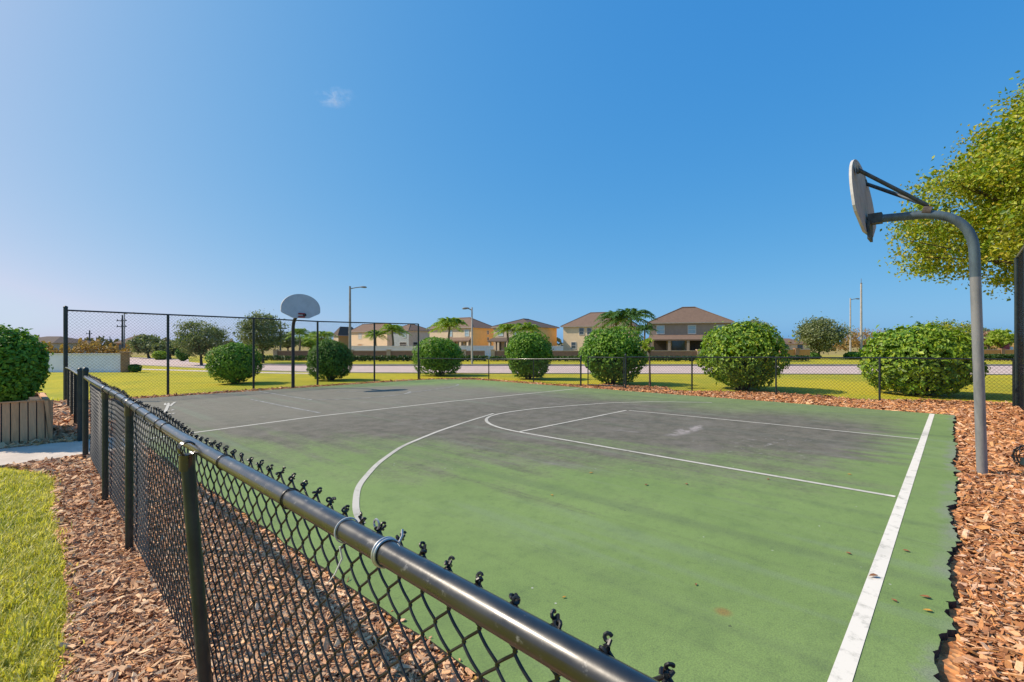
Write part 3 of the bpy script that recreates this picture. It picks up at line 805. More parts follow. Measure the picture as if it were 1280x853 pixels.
# ------------------------------------------------------------------ basketball hoops
def fan(wd, ht, n=26):
    """fan backboard outline (x across, y up, bottom centre at 0)"""
    pts = [(-.20 * wd, 0), (.20 * wd, 0), (.47 * wd, .20 * ht), (.5 * wd, .27 * ht)]
    for u in np.linspace(0, PI, n): pts.append((.5 * wd * math.cos(u), .40 * ht + .60 * ht * math.sin(u)))
    pts.append((-.5 * wd, .27 * ht)); pts.append((-.47 * wd, .20 * ht)); return pts


def board(b, c, side, up, nrm, wd, ht, th, mf=0, mb=1, me=2):
    o = fan(wd, ht); n = len(o)
    fr = [c + side * x + up * y + nrm * th / 2 for x, y in o]; bk = [c + side * x + up * y - nrm * th / 2 for x, y in o]
    b.add(fr, [tuple(range(n))], mf); b.add(bk, [tuple(range(n))[::-1]], mb); b.add(fr + bk, [(i, n + i, n + (i + 1) % n, (i + 1) % n) for i in range(n)], me)


def bend(pts, k=10):   # round the corner of a three-point path
    A, B, C = map(np.array, pts); out = [A]
    for t in np.linspace(0, 1, k): out.append((1 - t) ** 2 * (B + (A - B) * .0 + (A - B) / np.linalg.norm(A - B) * .55) + 2 * t * (1 - t) * B + t * t * (B + (C - B) / np.linalg.norm(C - B) * .55))
    return out + [C]


Zv = np.array([0, 0, 1.])
pbase = G(1228.5, 594.5)
hoop = thing('basketball_hoop', 'near grey gooseneck basketball post with weathered board seen from behind, in wood chips', 'basketball hoop', pbase)
ptop = np.array([X(1213.5, 6.2), 6.17, Z(263.5, 6.2)])
L0 = 1.07
arm_e = np.array([ptop[0], ptop[1], 0]) + U2v * L0 + Zv * 3.50
b = MB(); b.tube(bend([pbase - Zv * .2, ptop, arm_e], 14), .056, 24); b.build('gooseneck_pole', M['pole'], hoop, smooth='auto')
lean = (U2v * .13 + Zv * 1.08); lean /= np.linalg.norm(lean)
bc = arm_e - lean * .215 + U2v * .05
b = MB(); sdv = -U1v * math.cos(.06) + U2v * math.sin(.06)
board(b, bc, sdv, lean, np.cross(sdv, lean), 1.42, 1.10, .032, 0, 1, 2)
bd = b.build('backboard', [M['board_front'], M['board_back'], M['board_rim']], hoop)
b = MB()
cl = arm_e - U2v * .62 + Zv * (.002)
b.tube([cl - U2v * .045 - Zv * .012, cl + U2v * .045 + Zv * .012], .066, 18); b.box(cl + Zv * .074, (.05, .03, .02), U2); b.build('clamp', M['rust'], hoop, smooth='auto')
for s in (-1, 1):
    b = MB(); e = bc + lean * .86 + U1v * s * .40 - U2v * .03
    b.tube([cl + Zv * .085, e], .026, 10); b.box(e, (.10, .03, .10), U1); b.build('brace', M['steel_dark'], hoop, smooth='auto')
b = MB(); b.box(arm_e - U2v * .06 , (.16, .15, .14), U2); b.box(arm_e - Zv * .17 + U2v * .0, (.03, .34, .26), U2); b.build('mounting_bracket', M['steel_dark'], hoop)
# far hoop, facing the camera's side of the court
fb = AB(7.75, 19.02, GZ); fb = np.array([X(366.3, fb[1]), fb[1], GZ])
hoop2 = thing('basketball_hoop', 'far dark basketball post with plain grey fan backboard, in front of tall fence', 'basketball hoop', fb)
ft = fb * (1, 1, 0) + Zv * 2.78; ae = ft - U2v * 1.05 + Zv * .02
b = MB(); b.tube(bend([fb - Zv * .2, ft, ae], 12), .062, 16); b.build('gooseneck_pole', M['pole_dark'], hoop2, smooth='auto')
bc2 = np.array([X(376.2, ae[1] - .05), ae[1] - .05, Z(398, ae[1])])
b = MB(); board(b, bc2, U1v, Zv, np.cross(U1v, Zv), 1.46, .90, .05, 0, 1, 2)
b.build('backboard', [M['board_front'], M['board_back'], M['board_rim']], hoop2)
b = MB(); nn = np.cross(U1v, Zv)
for z in (.045, .165): b.box(bc2 + nn * .05 + Zv * z, (.23, .05, .05), U1)
b.build('rim_bracket', M['red'], hoop2)
b = MB()
for s in (-1, 1): b.tube([bc2 - nn * .45 + Zv * .1, bc2 - nn * .03 + Zv * .45 + U1v * s * .35], .02, 8)
b.build('brace', M['steel_dark'], hoop2)


# ------------------------------------------------------------------ foliage
def leaf_quads(P, Nn, size, r, aspect=.6):
    n = len(P); Nn = Nn / (np.linalg.norm(Nn, axis=1)[:, None] + 1e-9)
    t = r.normal(0, 1, (n, 3)); t -= Nn * (t * Nn).sum(1)[:, None]; t /= np.linalg.norm(t, axis=1)[:, None]; s = np.cross(Nn, t)
    L = size * r.lognormal(0, .25, n)
    a = t * L[:, None] * .5; c = s * (L * aspect)[:, None] * .5; fold = Nn * (L * .10)[:, None]
    V = np.stack([P - a, P - a * .1 + c + fold, P + a, P - a * .1 - c + fold], 1)
    return V.reshape(-1, 3), np.arange(n * 4).reshape(n, 4)


def bush(px, by, wpx, topy, label, seed, leaf=.075, n=5200, m='bush', group='clipped round bushes along the fence', name='round_bush', d=None, gap=.12, rag=.025, cat='bush', skirt=.88, bz=GZ):
    p = G(px, by) if d is None else np.array([X(px, d), d, bz])
    d = p[1]; W = wpx * d / F / 2 * .86; Ht = (Z(topy, d) - p[2]) * .975
    t = thing(name, label, cat, p, group); r = np.random.default_rng(seed)
    v = r.normal(0, 1, (n, 3)); v /= np.linalg.norm(v, axis=1)[:, None]
    yaw_ = seed * 1.3; lump = 1 + .05 * np.sin(v[:, 0] * 2.2 + yaw_) + .04 * np.cos(v[:, 1] * 2.7 + 2 * yaw_) + .05 * np.sin(v[:, 2] * 3 + yaw_) + .03 * np.sin(v[:, 0] * 11 + yaw_) * np.sin(v[:, 2] * 10) + .045 * np.sin(v[:, 0] * 5 + seed) * np.sin(v[:, 1] * 6 + 2 * seed) + .04 * np.sin(v[:, 2] * 7 + v[:, 0] * 4 + seed)
    q = (np.abs(v[:, 0]) ** 2.5 + np.abs(v[:, 1]) ** 2.5 + np.abs(v[:, 2]) ** 2.4) ** (-1 / 2.45)     # squarish ball
    lump = lump + .035 * np.sin(v[:, 0] * 17 + seed) * np.sin(v[:, 1] * 15 + 2 * seed) * np.sin(v[:, 2] * 16 + 1) * 2; rad = q * lump * (1 - np.abs(r.normal(0, .07, n))) + r.normal(0, rag * .35, n)
    out = r.uniform(size=n) < .06; rad[out] += np.abs(r.normal(0, rag, out.sum()))
    zc = Ht * .5; P = np.c_[v[:, 0] * rad * W, v[:, 1] * rad * W, zc + v[:, 2] * rad * Ht * .5]
    zf = P[:, 2] / Ht; narrow = np.where(zf < .45, skirt + (1 - skirt) * np.clip(zf / .45, 0, 1), 1); P[:, :2] *= narrow[:, None]
    # gaps low down where stems show
    keep = (zf > .04) & ((zf > gap) | (np.sin(P[:, 0] * 9 / W + seed) + np.sin(P[:, 1] * 8 / W + 1) + np.sin(zf * 30) * .5 > -.25 + r.normal(0, .5, n)) & (zf > .03))
    P = P[keep]; v = v[keep]
    Nn = v + r.normal(0, .55, v.shape) + (0, 0, .25)
    V, Fc = leaf_quads(P + p, Nn, leaf, r, .62)
    b = MB(); b.block(V, Fc)
    # inner leaves fill the middle
    k = n // 2; u = r.normal(0, 1, (k, 3)); u /= np.linalg.norm(u, axis=1)[:, None]; rr = r.uniform(.35, .88, k)
    Pi = np.c_[u[:, 0] * rr * W, u[:, 1] * rr * W, zc * 1.06 + u[:, 2] * rr * Ht * .47]; Pi = Pi[Pi[:, 2] > Ht * (gap + .02)]
    V, Fc = leaf_quads(Pi + p, r.normal(0, 1, Pi.shape), leaf * 2.0, r, .8); b.block(V, Fc)
    b.build('foliage', M[m], t)
    s = MB()
    for i in range(9):
        a = i * 2.4 + seed; e = np.array([math.cos(a), math.sin(a)]) * W * r.uniform(.25, .6)
        s.tube([p + (e[0] * .25, e[1] * .25, -.05), p + (e[0] * .6, e[1] * .6, Ht * .25), p + (e[0], e[1], Ht * .6)], [.035, .025, .01], 5)
    s.build('stem', M['bark'], t)
    return t


bush(294, 479.5, 64, 428, 'round clipped bush behind the tall fence, first right of the tall fence corner', 1, .085, 7500)
bush(413, 475.5, 60, 425, 'round clipped bush behind the tall fence, just right of the far hoop', 2, .085, 7500, 'bush_dark')
bush(549, 473, 70, 421, 'round clipped bush behind the end of the tall fence, below a palm crown', 3, .09, 7500, d=26.8)
bush(660.5, 475.5, 68, 413.5, 'rounded bush behind the low fence, left of the gate', 4, .10, 7500, 'bush', skirt=.85, d=24.0)
bush(765, 483, 88, 409.5, 'large bush directly behind the gate, below the dark green palms', 5, .11, 6500, 'bush', skirt=.9, d=21.0)
bush(927, 492, 106, 400.5, 'large rounded bush behind the low fence, right of the grey-brown house', 6, .12, 6800, 'bush_big', rag=.07, d=18.4)
bush(1152, 504, 125, 407, 'widest squat bush behind the low fence, next to the near hoop pole', 7, .135, 8000, 'bush_big', rag=.08, skirt=.86, d=16.5)
# planter with its bush
pc = np.array([-8.16, 8.5, GZ])            # its corner nearest the fence
pl = thing('timber_planter', 'square wooden planter of upright brown planks beside the concrete path', 'planter', pc - U1v * .9 + U2v * .9)
PS = 1.9; hz = .70
k = 0
for side in range(4):
    o = [pc, pc - U1v * PS, pc - U1v * PS + U2v * PS, pc + U2v * PS][side]; dr = [-U1v, U2v, U1v, -U2v][side]; nr = [-U2v, -U1v, U2v, U1v][side]
    b = MB(); nb = 18; wv = PS / nb
    for i in range(nb):
        c = o + dr * (i + .5) * wv; hw = dr * wv * .43
        f0, f1 = c - nr * .0, c - nr * .07
        vs_ = [f0 - hw, f0 + hw, f0 + hw - nr * .05, f0 - hw - nr * .05]
        lo_ = [q * (1, 1, 0) + Zv * GZ for q in vs_]; hi_ = [(q - nr * .07) * (1, 1, 0) + Zv * (hz - .002 + .004 * (i % 3)) for q in vs_]
        b.add(lo_ + hi_, [(0, 1, 5, 4), (1, 2, 6, 5), (2, 3, 7, 6), (3, 0, 4, 7), (4, 5, 6, 7), (3, 2, 1, 0)])
    q0, q1 = o - nr * .055, o + dr * PS - nr * .055
    b.add([q0 * (1, 1, 0) + Zv * GZ, q1 * (1, 1, 0) + Zv * GZ, (q1 - nr * .07) * (1, 1, 0) + Zv * (hz - .03), (q0 - nr * .07) * (1, 1, 0) + Zv * (hz - .03)], [(0, 1, 2, 3)], 1)
    b.build('side_panel', [M['timber'], M['util']], pl)
cc = pc - U1v * PS / 2 + U2v * PS / 2
b = MB(); h_ = PS / 2 - .13; b.slab([cc + U1v * i * h_ + U2v * j * h_ for i, j in ((-1, -1), (1, -1), (1, 1), (-1, 1))], .3, hz - .05); b.build('soil', M['soil'], pl)
b = MB(); 
for i in range(4):
    o = [pc, pc - U1v * PS, pc - U1v * PS + U2v * PS, pc + U2v * PS]; mid = [(q - cc) * .91 + cc for q in o]
    p0, p1 = mid[i], mid[(i + 1) % 4]; dv = p1 - p0; b.box(((p0 + p1) / 2) * (1, 1, 0) + Zv * (hz + .012), (np.linalg.norm(dv) + .08, .085, .02), dv[:2])
b.build('top_trim', M['timber'], pl)
tb = bush(0, 501, 108, 406.5, 'leafy green bush growing in the square wooden planter', 8, .06, 9000, 'bush', group=None, name='planter_bush', d=float(cc[1]) - .1, gap=.12, rag=.09, skirt=.5, bz=.5)
# sprigs that stick out of its top are part of the foliage outline
# tiny shrubs
bush(168, 465.5, 15, 455.5, 'small dark round shrub at the foot of the stone pillar', 9, .09, 700, 'bush_dark', group='small shrubs across the lawn', name='small_shrub')
bush(200, 450, 17, 439, 'small bright green shrub beside the road, left of a dark cone shrub', 10, .22, 500, 'lime', group='small shrubs across the lawn', name='small_shrub')
bush(228.5, 451.5, 17, 434, 'small dark egg-shaped shrub beside the road under the first oak', 11, .22, 600, 'bush_dark', group='small shrubs across the lawn', name='small_shrub', skirt=.5)
bush(1015, 449, 22, 440.5, 'low dark shrub at the foot of the round-crowned oak', 12, .2, 500, 'bush_dark', group='small shrubs across the lawn', name='small_shrub')
bush(1067, 449.5, 24, 440, 'low olive shrub at the foot of the two pale poles', 13, .2, 500, 'bush', group='small shrubs across the lawn', name='small_shrub')


def tree(name, label, px, by, cx, cyt, cyb, wpx, m, seed, ncl=70, per=45, leaf=.22, d=None, group=None, trunk_r=.12, tk='bark', shape=1.0, cat='tree', spread=.17, base_bias=0.0, pear=0.0, rcl=.30, limbs=14):
    p = G(px, by) if d is None else np.array([X(px, d), d, GZ]); d = p[1]
    t = thing(name, label, cat, p, group); r = np.random.default_rng(seed)
    W = wpx * d / F / 2; z0, z1 = Z(cyb, d), Z(cyt, d); Hc = (z1 - z0) / 2; C = np.array([X(cx, d), d, (z0 + z1) / 2])
    u = r.normal(0, 1, (ncl, 3)); u /= np.linalg.norm(u, axis=1)[:, None]; rr = r.uniform(.25, 1, ncl) ** .45
    K = u * rr[:, None]; K[:, 2] = np.where(K[:, 2] < 0, K[:, 2] * (1 - base_bias), K[:, 2])
    K[:, :2] *= (1 - pear * K[:, 2:3]) * (np.where(K[:, 2:3] < 0, (1.06 - np.clip(K[:, 2:3], -1, 1) ** 2) ** -.27, 1) if pear else 1); K = C + K * (W * .86, W * .86, Hc * .88)
    sz = r.uniform(.6, 1.35, ncl) * rcl * (W + Hc) / 2
    idx = np.repeat(np.arange(ncl), per); o = r.normal(0, .5, (len(idx), 3)) * (1, 1, .62)
    P = K[idx] + o * sz[idx][:, None]
    # stray sprigs on the outline
    Nn = r.normal(0, 1, P.shape) + (P - C) / max(W, Hc) * .8 + (0, 0, .3)
    V, Fc = leaf_quads(P, Nn, leaf, r, .6); b = MB(); b.block(V, Fc); b.build('crown', M[m], t)
    s = MB(); fork = np.array([p[0] + (C[0] - p[0]) * .4, p[1], GZ + max(.35, (z0 - GZ) * .95) + (.15 if not pear else .55) * Hc])
    s.tube([p - Zv * .1, p + (fork - p) * .5 + (r.normal(0, .03), 0, 0), fork], [trunk_r * 1.35, trunk_r, trunk_r * .85], 9)
    for i in range(min(limbs, ncl)):
        e = K[i]; mdl = (fork + e) / 2 + r.normal(0, .06 * W, 3) + (0, 0, -.05 * Hc)
        k_ = 1 if i < 8 or limbs < 20 else .4; s.tube([fork, mdl, e], [trunk_r * .6 * k_, trunk_r * (.33 if not pear else .2) * k_, trunk_r * .1 * k_], 5)
        for j in range(2):
            e2 = e + r.normal(0, .3, 3) * sz[i] ; s.tube([mdl, (mdl + e2) / 2 + r.normal(0, .03, 3), e2], [trunk_r * .25, trunk_r * .14, trunk_r * .05], 4)
    s.build('trunk', M[tk], t, smooth='auto')
    return t


tree('turning_tree', 'tall yellow-green turning tree behind the near hoop, cut by the frame edge', 1458, 490, 1458, -2, 420, 565, 'autumn_tree', 41, 1150, 165, .128, d=15.5, trunk_r=.24, rcl=.105, pear=.46, base_bias=.2, limbs=90)
tree('oak_tree', 'grey-green spreading oak left of the clipped bushes, by the road edge', 252, 456.5, 250, 399.5, 447, 64, 'oak', 42, 120, 72, .14, group='oaks beside the road', trunk_r=.10)
tree('oak_tree', 'taller grey-green oak standing between the tall-fence bush and the far hoop', 329, 454, 327, 390, 441, 60, 'oak', 43, 130, 72, .16, group='oaks beside the road', trunk_r=.11)
tree('oak_tree', 'broad dark oak beyond the road junction, right of the stone pillar', 187, 448, 182, 418, 444, 42, 'oak', 44, 80, 36, .26, group='oaks beside the road', trunk_r=.14)
tree('oak_tree', 'lower oak beyond the road junction, next to a tall-fence post', 213, 449, 211, 424, 445, 38, 'oak', 45, 70, 36, .26, group='oaks beside the road', trunk_r=.12)
tree('oak_tree', 'round-crowned oak across the road, left of the two pale poles', 1023, 449, 1026, 395.5, 441, 58, 'oak', 46, 130, 72, .22, group='oaks beside the road', trunk_r=.13)
tree('young_tree', 'slim young tree with sparse yellow-green leaves behind the fence, beside the gate bush', 812.5, 485, 811, 423, 441, 20, 'lime', 47, 16, 14, .11, trunk_r=.035)
tree('bare_tree', 'thin grey-green tree top rising behind the large rounded bush', 945, 452, 946, 397, 425, 44, 'oak', 48, 40, 20, .22, trunk_r=.12)
for i, (px, top, bot, wp, m, lab, d) in enumerate([
        (1078, 411, 436, 60, 'dry_wood', 'tan brown leafless-looking tree behind the two pale poles', 110), (1122, 412, 436, 50, 'dry_wood', 'brown tree peeking above the widest bush on its left', 105),
        (1182, 401.5, 430, 62, 'autumn_tree', 'rounded orange and green autumn tree above the widest bush', 80), (1213, 404, 432, 40, 'oak', 'dark green tree between the autumn tree and near hoop pole', 85),
        (1236, 413, 434, 26, 'pink_leaf', 'pinkish tree right of the near hoop pole', 75), (1252, 411, 436, 34, 'lime', 'bright lime green tree right of the near hoop pole', 62),
        (360, 416, 437, 34, 'oak', 'green tree behind the far hoop pole, left side', 88), (390, 417, 437, 40, 'palm', 'bright green tree behind the far hoop pole, right side', 92),
        (988, 424, 440, 36, 'dry_wood', 'brown tree low on the horizon left of the round-crowned oak', 140)]):
    tree('background_tree', lab, px, 449, px, top, bot, wp, m, 60 + i, 60, 34, .32, d=d, trunk_r=.14, base_bias=.3)


def palm(px, crown_y, r_px, label, d, seed, m='palm', base_z=GZ, nf=30):
    p = np.array([X(px, d), d, base_z]); zc = Z(crown_y, d); R = r_px * d / F * 1.3; r = np.random.default_rng(seed)
    t = thing('palm_tree', label, 'palm tree', p, 'palms across the road'); c = np.array([p[0], p[1], zc])
    s = MB(); s.tube([p - Zv * .1, (p + c) / 2 + (r.normal(0, .1), 0, 0), c], [.19, .14, .12], 9); s.build('trunk', M['palm_bark'], t, smooth='auto')
    b = MB(); Vs = []; n = 0
    for i in range(nf):
        az = i * 2.399 + r.normal(0, .15); el = r.uniform(-.1, 1.4); u = np.linspace(0, 1, 13); dirh = np.array([math.cos(az), math.sin(az), 0])
        Lf = R * r.uniform(.95, 1.3); pts = c + dirh * (Lf * (u * math.cos(el * .8)))[:, None] + Zv * (Lf * (u * math.sin(el) - u ** 2.3 * (.42 + .34 * el)))[:, None]
        sd_ = np.cross(dirh, Zv)
        for k in range(1, 13):
            tdir = pts[k] - pts[k - 1]; tdir /= np.linalg.norm(tdir); ll = Lf * .27 * math.sin(PI * min(1, u[k] * .85 + .15)) ** .6
            for sgn in (-1, 1):
                tip = pts[k] + sd_ * sgn * ll * .8 + tdir * ll * .55 - Zv * ll * r.uniform(.15, .55)
                mid = (pts[k] + tip) / 2 + Zv * .03; wv = tdir * Lf * .042
                Vs += [pts[k] - wv, mid - wv, tip, mid + wv]; n += 1
    b.block(np.array(Vs), np.arange(n * 4).reshape(n, 4)); b.build('crown', M[m], t)
    return t


palm(469, 419, 11, 'smaller palm left of a taller palm, in front of the beige house', 66, 81)
palm(490, 413, 15, 'palm with full crown between the beige and grey-blue houses', 66, 82)
palm(402, 421, 14, 'palm top rising above the bush right of the far hoop', 62, 83)
palm(562, 408, 19, 'palm above the bush at the tall fence corner, before the orange house', 58, 84)
palm(634, 412, 14, 'left palm of the pair above the bush left of the gate', 58, 85)
palm(657, 411, 15, 'right palm of the pair above the bush left of the gate', 57, 86)
palm(770, 399, 21, 'left dark green palm above the gate bush', 60, 87, 'palm_dark')
palm(789, 397, 23, 'right dark green palm above the gate bush', 58, 88, 'palm_dark')
palm(806, 413, 12, 'short palm between the beige house and grey-brown house', 74, 89, 'palm_dark')
palm(374, 417, 12, 'far palm behind the far hoop pole', 84, 90)


# long low masses on the horizon
def mass(name, label, px0, px1, d, h0, h1, m, seed, n, leaf, cat='woods', depth=4.0):
    r = np.random.default_rng(seed); u = r.uniform(px0, px1, n); dd = d + r.uniform(0, depth, n)
    xs = X(1, 1) * 0 + (u - 640) * dd / F; prof = h0 + (h1 - h0) * (.5 + .28 * np.sin(u * .09 + seed) + .22 * np.sin(u * .31 + 2 * seed) + .16 * np.sin(u * .83))
    z = GZ + prof * r.uniform(0, 1, n) ** .6; P = np.c_[xs, dd, z]
    V, Fc = leaf_quads(P, r.normal(0, 1, P.shape) + (0, -.5, .4), leaf, r, .8); b = MB(); b.block(V, Fc)
    return tag(b.build(name, M[m]), label, cat, kind='stuff')
mass('far_woods', 'distant low woods along the whole horizon', -1500, 2900, 260, 1.8, 6.0, 'treeline', 91, 30000, 1.6, depth=14)
mass('dry_woods', 'orange brown scrubby woods behind the white wall', 20, 165, 62, .8, 2.5, 'dry_wood', 92, 3600, .3)
mass('dry_woods', 'tan brown scrub behind the road at the right', 985, 1275, 120, 1.0, 3.6, 'dry_wood', 93, 3600, .5)


# ------------------------------------------------------------------ hedge, walls, white fence across the road
def hedge(label, px0, px1, d, h, dp, seed, n, leaf=.17):
    x0, x1 = X(px0, d), X(px1, d); r = np.random.default_rng(seed)
    P = np.c_[r.uniform(x0, x1, n), d + r.uniform(0, dp, n), GZ + h * r.uniform(0, 1, n) ** .5 * (1 + .12 * np.sin(r.uniform(0, 9, n)))]
    V, Fc = leaf_quads(P, r.normal(0, 1, P.shape) + (0, -.6, .6), leaf, r, .8); b = MB(); b.block(V, Fc)
    return tag(b.build('hedge', M['hedge']), label, 'hedge')
hedge('long dark clipped hedge below the red-brown wall, left of the streetlamp', 425, 610, 48.5, .52, .8, 71, 3800)
hedge('long dark clipped hedge below the red-brown wall, in front of the grey-brown house', 612, 884, 48.5, .48, .8, 72, 5000)
hedge('short dark hedge across the road, left of the round-crowned oak', 975, 1012, 50, .5, .8, 73, 1100)
hedge('low olive hedge across the road, right of the near hoop pole', 1226, 1275, 50, .62, .8, 74, 1400)
hedge('low dark hedge beyond the far hoop pole', 305, 400, 50, .5, .8, 75, 1600)


def panel_wall(label, px0, px1, d, h, step, mw, mp, mc, name='garden_wall', th=.2):
    x0, x1 = X(px0, d), X(px1, d); t = thing(name, label, 'wall', ((x0 + x1) / 2, d, GZ))
    b = MB(); b.box(((x0 + x1) / 2, d, GZ + h / 2), (x1 - x0, th, h)); b.build('wall_panel', mw, t)
    b = MB(); b.box(((x0 + x1) / 2, d, GZ + h + .04), (x1 - x0, th + .1, .08)); b.build('coping', mc, t)
    x = x0
    while x < x1 + .1:
        b = MB(); b.box((x, d - .02, GZ + h / 2 + .07), (.42, .42, h + .14)); b.box((x, d - .02, GZ + h + .17), (.52, .52, .06)); b.build('pillar', mp, t); x += step
    return t
panel_wall('long red-brown panel wall with tan pillars behind the hedge, left of the streetlamp', 345, 606, 52, .98, 4.1, M['brick'], M['tan_cap'], M['tan_cap'])
panel_wall('red-brown panel wall with tan pillars behind the hedge, in front of the grey-brown house', 616, 892, 52, .98, 5.6, M['brick'], M['tan_cap'], M['tan_cap'])
panel_wall('short tan wall with stone pillars left of the round-crowned oak', 976, 1012, 54, 1.1, 1.75, M['st_rust'], M['pillar_brick'], M['tan_cap'])
panel_wall('tan wall piece with stone pillars right of the near hoop pole', 1212, 1300, 60, 1.0, 4.0, M['st_rust'], M['pillar_brick'], M['tan_cap'])
def vinyl(label, px0, px1, d, h):
    x0, x1 = X(px0, d), X(px1, d); t = thing('vinyl_fence', label, 'fence', ((x0 + x1) / 2, d, GZ))
    b = MB(); k = int((x1 - x0) / .3)
    for i in range(k): b.box((x0 + (i + .5) * (x1 - x0) / k, d, GZ + h / 2), ((x1 - x0) / k - .012, .05, h))
    b.build('board_panel', M['vinyl'], t)
    for z_ in (h, .3): b = MB(); b.box(((x0 + x1) / 2, d - .03, GZ + z_), (x1 - x0, .08, .1)); b.build('fence_rail', M['vinyl'], t)
vinyl('white vinyl fence behind the wall, below the beige and grey-blue houses', 438, 523, 58, 1.5)
vinyl('white vinyl fence behind the wall, below the orange-sided house with streetlamp', 563, 617, 58, 1.52)
vinyl('white vinyl fence behind the wall, beside the plain beige house', 686, 704, 58, 1.5)
# the white wall at left with stone end pillar
wd_ = G(100, 465.5)[1]; x0, x1 = X(-160, wd_), X(153, wd_); ht = Z(443.3, wd_) - GZ
ww = thing('white_wall', 'long plain white wall across the lawn behind the planter bush', 'wall', ((x0 + x1) / 2, wd_, GZ))
b = MB(); b.box(((x0 + x1) / 2, wd_, GZ + ht / 2), (x1 - x0, .2, ht)); b.build('wall_panel', M['whitewall'], ww)
b = MB(); b.box(((x0 + x1) / 2, wd_, GZ + ht + .03), (x1 - x0, .28, .06)); b.build('coping', M['white'], ww)
b = MB(); b.box((X(156.5, wd_), wd_, GZ + ht * .55), (.44, .44, ht * 1.1), (.8, .6)); b.box((X(156.5, wd_), wd_, GZ + ht * 1.12), (.54, .54, .07), (.8, .6)); o = b.build('end_pillar', M['pillar_brick'], ww); o['label'] = 'stone-faced brick end pillar'


